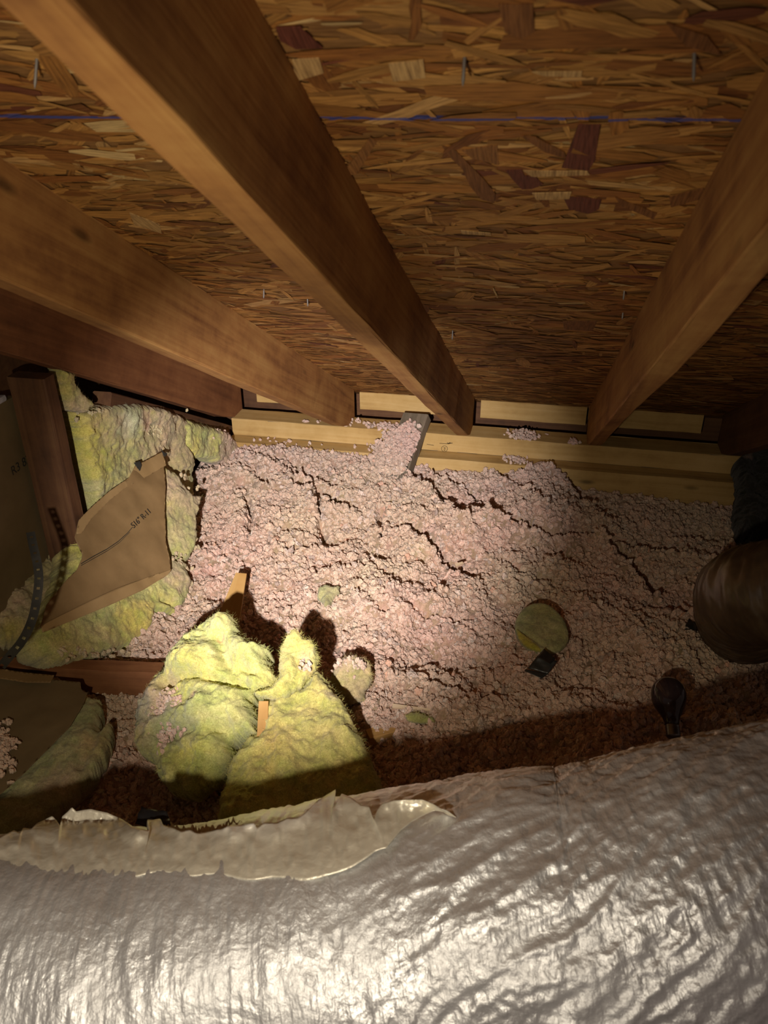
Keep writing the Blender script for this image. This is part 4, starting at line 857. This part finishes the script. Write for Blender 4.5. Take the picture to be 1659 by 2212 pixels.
# ------------------------------------------------------------------ timber scraps, joists, strap, leaning block
def stick(name, p0, p1, w0, w1, th, mat, face, label, cat, seed=1):
    p0, p1 = np.asarray(p0), np.asarray(p1); u = nrm(p1-p0); s = nrm(np.cross(u, face)); n = np.cross(s, u); L = np.linalg.norm(p1-p0)
    V, Fs = box_mesh(L, 1.0, th, seg=6, bev=0.0008, rough=0, seed=seed)
    V = V.copy(); t = V[:, 0]/L; wd = w0+(w1-w0)*t; V[:, 1] = (V[:, 1]-0.5)*wd
    o = mesh_obj(name, V, Fs, mat); o.matrix_world = frame_matrix(p0, u, -s, n); tag(o, label, cat); return o
stick('wood_shim', az(492, 1350, 0.262), az(522, 1242, 0.315), 0.056, 0.028, 0.008, M_STICK, nrm(np.array([0.1, -0.75, 0.6])), 'tapered wooden shim sticking up behind the yellow heap', 'wood scrap', 41)
stick('wood_splinter', az(848, 1526, 0.268), az(942, 1536, 0.266), 0.010, 0.004, 0.004, M_PALE, np.array([0, -0.4, 1.0]), 'thin pale wood splinter lying on the pink insulation right of the heap', 'wood scrap', 42)
stick('wood_splinter', az(567, 1600, 0.345), az(570, 1515, 0.395), 0.020, 0.018, 0.006, M_STICK, nrm(np.array([0.2, -0.8, 0.5])), 'short brown wood sliver wedged in the middle of the yellow heap', 'wood scrap', 43)
stick('wood_splinter', az(984, 1222, 0.30), az(1000, 1216, 0.305), 0.010, 0.006, 0.003, M_PALE, np.array([0, -0.4, 1.0]), 'tiny pale chip caught in the long crack of the pink insulation', 'wood scrap', 44)
jz = 0.285
j0, j1 = az(-30, 1442, jz), az(345, 1456, jz); ju = nrm(j1-j0); js = nrm(np.cross([0, 0, 1.0], ju))
j = timber('ceiling_joist', j0, ju, js, (0, 0, 1), np.linalg.norm(j1-j0), 0.038, 0.09, M_RED, seg=10, bev=0.002, seed=45)
j.location = Vector(j0-np.array([0, 0, 0.088])+js*0.0); tag(j, 'brown joist edge showing between the leaning batt and the lower left slab', 'joist')
j0, j1 = az(1530, 1402, 0.262), az(1800, 1418, 0.262); ju = nrm(j1-j0); js = nrm(np.cross([0, 0, 1.0], ju))
j = timber('ceiling_joist', j0-np.array([0, 0, 0.09]), ju, js, (0, 0, 1), np.linalg.norm(j1-j0), 0.04, 0.09, M_RAFT, seg=10, bev=0.002, seed=46); tag(j, 'joist edge half buried just below the dark plastic duct', 'joist')
j0, j1 = az(800, 1600, 0.245), az(900, 1572, 0.245); ju = nrm(j1-j0); js = nrm(np.cross([0, 0, 1.0], ju))
j = timber('wood_scrap', j0-np.array([0, 0, 0.03]), ju, js, (0, 0, 1), np.linalg.norm(j1-j0), 0.03, 0.035, M_STICK, seg=6, bev=0.002, seed=47); tag(j, 'small buried wood scrap beside the lower right of the yellow heap', 'wood scrap')
# leaning short two-by-four with pink clumps on it
kb0 = ay(898, 889, PY+0.065); kt = nrm(np.array([-0.045, -0.16, -0.115])); kx = nrm(np.array([1.0, -0.28, 0.0])); kx = nrm(kx-kt*np.dot(kx, kt)); kn = np.cross(kt, kx); kn = kn if kn[2] > 0 else -kn
def block_frame():
    # upper end rests on the plate, lower end runs into the insulation
    A = ay(871, 891, PY+0.05); B = ay(925, 895, PY+0.03); Cc = ay(836, 985, LY-0.035)
    u = nrm(Cc-A); w_ = B-A; w_ = nrm(w_-u*np.dot(w_, u)); n = np.cross(w_, u); n = n if n[2] > 0 else -n
    return A, u, w_, n, np.dot(B-A, w_)
kA, ku, kw, kn, kW = block_frame()
blk = timber('wood_block', kA-kn*0.036, ku, kw, kn, 0.27, max(0.07, kW), 0.036, M_GREYW, seg=10, bev=0.003, seed=48)
if np.dot(np.cross(ku, kw), kn) < 0:
    blk.data.flip_normals()
tag(blk, 'short weathered grey two-by-four leaning on the top plate, dusted pink', 'wood scrap')
rb = np.random.default_rng(9); pp = []
for k in range(900):
    a = rb.random()**0.8*0.25; b = rb.random()
    if a < 0.045+0.03*abs(b-0.45)*2+0.012*rb.normal(): continue
    pp.append(kA+ku*a+kw*max(0.07, kW)*(b*1.0-0.03*(a > .1))+kn*(rb.uniform(0, 0.010)+0.02*max(0, a-0.1)/0.15))
for k in range(500):   # drift piled against its left foot
    a = rb.uniform(0.07, 0.22); pp.append(kA+ku*a-kw*abs(rb.normal(0, 0.018+0.10*max(0, a-0.1)))+kn*(rb.uniform(-0.03, 0.006)))
pp = np.array(pp); q = clumps('insulation_clumps', pp, rb.uniform(0.004, 0.0085, len(pp)), None, 'pink clumps caught on the grey board', seed=15)
q.parent = blk; q.matrix_parent_inverse = blk.matrix_world.inverted()
# perforated metal strap
sp_px = [(66, 1150, 1.62), (72, 1180, 1.60), (80, 1215, 1.58), (84, 1250, 1.56), (80, 1290, 1.55), (72, 1330, 1.54), (60, 1362, 1.53), (44, 1390, 1.53), (22, 1416, 1.53), (2, 1440, 1.53)]
SPt = resample(catmull(np.array([ad(*s) for s in sp_px]), 12), 60)[0]
V = []; Fs = []; hw = 0.0075
for i, p in enumerate(SPt):
    t = nrm(SPt[min(59, i+1)]-SPt[max(0, i-1)]); vw = nrm(CAM-p); s = nrm(np.cross(t, vw)+0.0); 
    V += [p+s*hw, p+s*hw*0.35, p-s*hw*0.35, p-s*hw]
    if i:
        b = 4*i
        Fs += [(b-4, b-3, b+1, b), (b-2, b-1, b+3, b+2)]
        if i % 4 in (0, 1, 2): Fs.append((b-3, b-2, b+2, b+1))
strap = mesh_obj('metal_strap', np.array(V), Fs, M_STRAP); md = strap.modifiers.new('thickness', 'SOLIDIFY'); md.thickness = 0.001
recentre(strap, SPt[-1]); tag(strap, 'dark perforated metal hanger strap curving down at the far left', 'strap')
# black tape lying behind the torn foil edge
tb = quad_sheet('tape_scrap', (ad(292, 1780, 1.20), ad(306, 1744, 1.22), ad(362, 1756, 1.20), ad(372, 1792, 1.17)), M_BLACK, None, seed=5, crump=0.004); recentre(tb, ad(292, 1780, 1.20)); tag(tb, 'black tape scrap poking out behind the torn foil edge', 'tape')

# ------------------------------------------------------------------ dark plastic flexible duct at the right
EP = np.array([ad(*q) for q in ((2200, 1255, 1.85), (2000, 1262, 1.82), (1840, 1268, 1.80), (1730, 1274, 1.81), (1650, 1282, 1.85), (1616, 1294, 1.92), (1610, 1312, 2.00), (1612, 1335, 2.08))])
def tube(name, Pc, rfun, nphi, mat, parent=None, up=np.array([0, 0, 1.0]), cap=True):
    T = np.gradient(Pc, axis=0); T = T/np.linalg.norm(T, axis=1)[:, None]
    u = nrm(np.cross(T[0], up)); Us = []
    for t in T: u = nrm(u-t*np.dot(u, t)); Us.append(u)
    Us = np.array(Us); Vs = np.cross(T, Us); ph = np.linspace(0, 2*math.pi, nphi, endpoint=False)
    n = len(Pc); I, J = np.meshgrid(np.arange(n), np.arange(nphi), indexing='ij'); r_ = rfun(I.ravel(), ph[J.ravel()])
    dirv = Us[I.ravel()]*np.cos(ph[J.ravel()])[:, None]+Vs[I.ravel()]*np.sin(ph[J.ravel()])[:, None]
    V = Pc[I.ravel()]+dirv*r_[:, None]
    a = (np.arange(n-1)[:, None]*nphi+np.arange(nphi)[None]).ravel(); b = (np.arange(n-1)[:, None]*nphi+((np.arange(nphi)+1) % nphi)[None]).ravel()
    ss = np.r_[0, np.cumsum(np.linalg.norm(np.diff(Pc, axis=0), axis=1))]; uvc = np.stack([ss[I.ravel()], ph[J.ravel()]*r_.mean()], 1)
    return mesh_obj(name, V, np.stack([a, b, b+nphi, a+nphi], 1), mat, smooth=True, uv=uvc), dirv
EPc, ES = resample(catmull(EP, 16), 260)
def erad(i, ph):
    s = ES[i]; p3 = np.stack([s*55, np.cos(ph)*2.0, np.sin(ph)*2.0], 1)
    return 0.106+0.0016*ridged(p3*np.array([2.2, 0.9, 0.9]), 91, 3)+0.0012*np.sin(s*2*math.pi/0.032+3*vnoise(p3*0.3, 3))+0.004*fbm(p3*0.35, 92, 2)
fd, _ = tube('flexible_duct', EPc, erad, 120, M_FILM); recentre(fd, EPc[-1]); tag(fd, 'dark glossy plastic-wrapped flexible duct bending down at the right edge', 'duct')
q = quad_sheet('tape_scrap', (az(1470, 1372, 0.262), az(1488, 1336, 0.275), az(1506, 1348, 0.28), az(1500, 1386, 0.262)), M_TAPE, None, seed=6, crump=0.004); recentre(q, az(1470, 1372, 0.26)); tag(q, 'small dark tape scrap at the left end of the plastic duct', 'tape')

# ------------------------------------------------------------------ foil duct in the foreground
def drad(i, ph):
    s = AS_[i]; c, sn = np.cos(ph), np.sin(ph)
    q = np.stack([s, c*DUCT_R, sn*DUCT_R], 1)
    mid = AS_[-1]*0.5
    left = 1/(1+np.exp((s-mid*1.02)/0.05))[..., None].ravel()
    r = DUCT_R + 0.006*fbm(q*6, 101, 2)
    fine = 0.0008*ridged(q*np.array([80, 14, 14]), 102, 2)+0.0005*fbm(q*np.array([150, 60, 60]), 103, 2)+0.0016*fbm(q*np.array([22, 8, 8]), 107, 2)
    crum = 0.0030*ridged(q*np.array([17, 34, 34])+np.stack([c*4.5, s*9, s*9], 1), 104, 3)+0.0010*ridged(q*70, 106, 2)+0.0006*fbm(q*140, 105, 2)
    return r+fine*left+(crum-0.002)*(1-left)
duct = empty('foil_duct', tuple(AX_[380]-np.array([0, 0, DUCT_R]))); tag(duct, 'large silver foil-wrapped duct across the foreground with a torn upper edge', 'duct')
jk, _ = tube('foil_jacket', AX_, drad, 430, M_FOIL); under(duct, jk)
# torn outer layer on the left half
edge_px = [(-90, 1840), (-40, 1822), (0, 1808), (18, 1799), (30, 1793), (44, 1800), (50, 1788), (68, 1790), (80, 1778), (98, 1770), (112, 1763), (122, 1772), (130, 1784), (134, 1764), (146, 1754), (155, 1744), (164, 1753), (180, 1750), (196, 1748), (212, 1752), (232, 1756), (247, 1763), (262, 1768), (285, 1784), (312, 1792), (324, 1794), (318, 1770), (330, 1771), (346, 1768), (352, 1782), (372, 1788), (390, 1796), (410, 1792), (425, 1800), (452, 1796), (480, 1790), (498, 1782), (520, 1782), (548, 1778), (556, 1790), (570, 1778), (600, 1776), (622, 1766), (646, 1766), (664, 1752), (684, 1730), (704, 1718), (725, 1705), (722, 1728), (717, 1746), (728, 1732), (738, 1714), (758, 1722), (778, 1738), (797, 1742), (803, 1762), (808, 1772), (814, 1752), (824, 1736), (850, 1729), (880, 1728), (912, 1728), (936, 1738), (952, 1748), (966, 1752)]
ex = [p[0] for p in edge_px]
def path_at(px, pts): return pts
def axis_local(v):
    """closest approach of a ray from the camera to the duct axis"""
    v = nrm(v); rel = AX_-CAM; t = rel@v; d = np.linalg.norm(rel-np.outer(t, v), axis=1); i = int(np.argmin(d)); i = min(max(i, 1), len(AX_)-2)
    a = nrm(AX_[i+1]-AX_[i-1]); w0 = CAM-AX_[i]; b = v@a; tc = (b*(a@w0)-v@w0)/(1-b*b); pt = CAM+v*tc; ap = AX_[i]+a*((pt-AX_[i])@a)
    return tc, np.linalg.norm(pt-ap), 1-b*b
def on_duct(px, py, off):
    v = nrm(ray(px, py)); tc, dist, den = axis_local(v); R_ = DUCT_R+off
    t = tc-(math.sqrt(max(R_*R_-dist*dist, 0)/den) if dist < R_ else 0); return CAM+v*t
# resample the torn edge by arc length in pixels so that the notches survive
ep = np.array(edge_px, float); dl = np.r_[0, np.cumsum(np.linalg.norm(np.diff(ep, axis=0), axis=1))]; sl = np.linspace(0, dl[-1], 420); exs = np.interp(sl, dl, ep[:, 0]); eys = np.interp(sl, dl, ep[:, 1])
NR = 26; V = []
low_x = np.linspace(-90, 985, 420)
for k in range(420):
    fx = low_x[k]; ly = 1893+6*math.sin(fx*0.013)+4*math.sin(fx*0.05)-(38 if fx > 760 else 0)*min(1, max(0, (fx-760)/200))
    ly = ly if fx > 120 else ly+(120-fx)*0.02
    ty = eys[k]+14; cl = min(1, max(0, (fx-700)/285)); cl = cl*cl*(3-2*cl); ly = ly*(1-cl)+ty*cl; flat_ = 1-0.8*min(1, max(0, (fx-840)/140))
    for r_ in range(NR):
        t = r_/(NR-1); px = fx*(1-t)+exs[k]*t; py = ly*(1-t)+eys[k]*t
        lift = (0.0032+0.001*min(1, t*6))*flat_+0.0105*t*t+0.003*vnoise(np.array([[px*0.02, py*0.03, 4.0]]), 5)[0]*t+0.0012*vnoise(np.array([[px*0.09, py*0.05, 1.0]]), 6)[0]*min(1, t*4)
        V.append(on_duct(px, py, lift))
Fq = np.array([(k*NR+r_, (k+1)*NR+r_, (k+1)*NR+r_+1, k*NR+r_+1) for k in range(419) for r_ in range(NR-1)])
fp = mesh_obj('torn_flap', np.array(V), Fq, M_FLAP, smooth=True); md = fp.modifiers.new('thickness', 'SOLIDIFY'); md.thickness = 0.0007; under(duct, fp); tag(fp, 'dull foil layer with a ragged torn edge')
# brown paper core showing behind the tear
V = []; kk = [k for k in range(420) if 336 < exs[k] < 690]
kk = sorted(kk, key=lambda k: exs[k]); kr = np.random.default_rng(8)
for k in kk:
    up = 4+6*abs(kr.normal())*(1 if 350 < exs[k] < 570 else 0.6)
    for t in (0, 0.5, 1): V.append(on_duct(exs[k], eys[k]+22*(1-t)-up*t, 0.001+0.002*t))
n = len(kk); Fs = np.array([(i*3+r_, (i+1)*3+r_, (i+1)*3+r_+1, i*3+r_+1) for i in range(n-1) for r_ in range(2)])
M_CORE = plain('torn_paper_core', (0.34, 0.20, 0.07), 0.8)
pc = mesh_obj('paper_core', np.array(V), Fs, M_CORE); md = pc.modifiers.new('thickness', 'SOLIDIFY'); md.thickness = 0.001; under(duct, pc); tag(pc, 'brown torn paper edge')
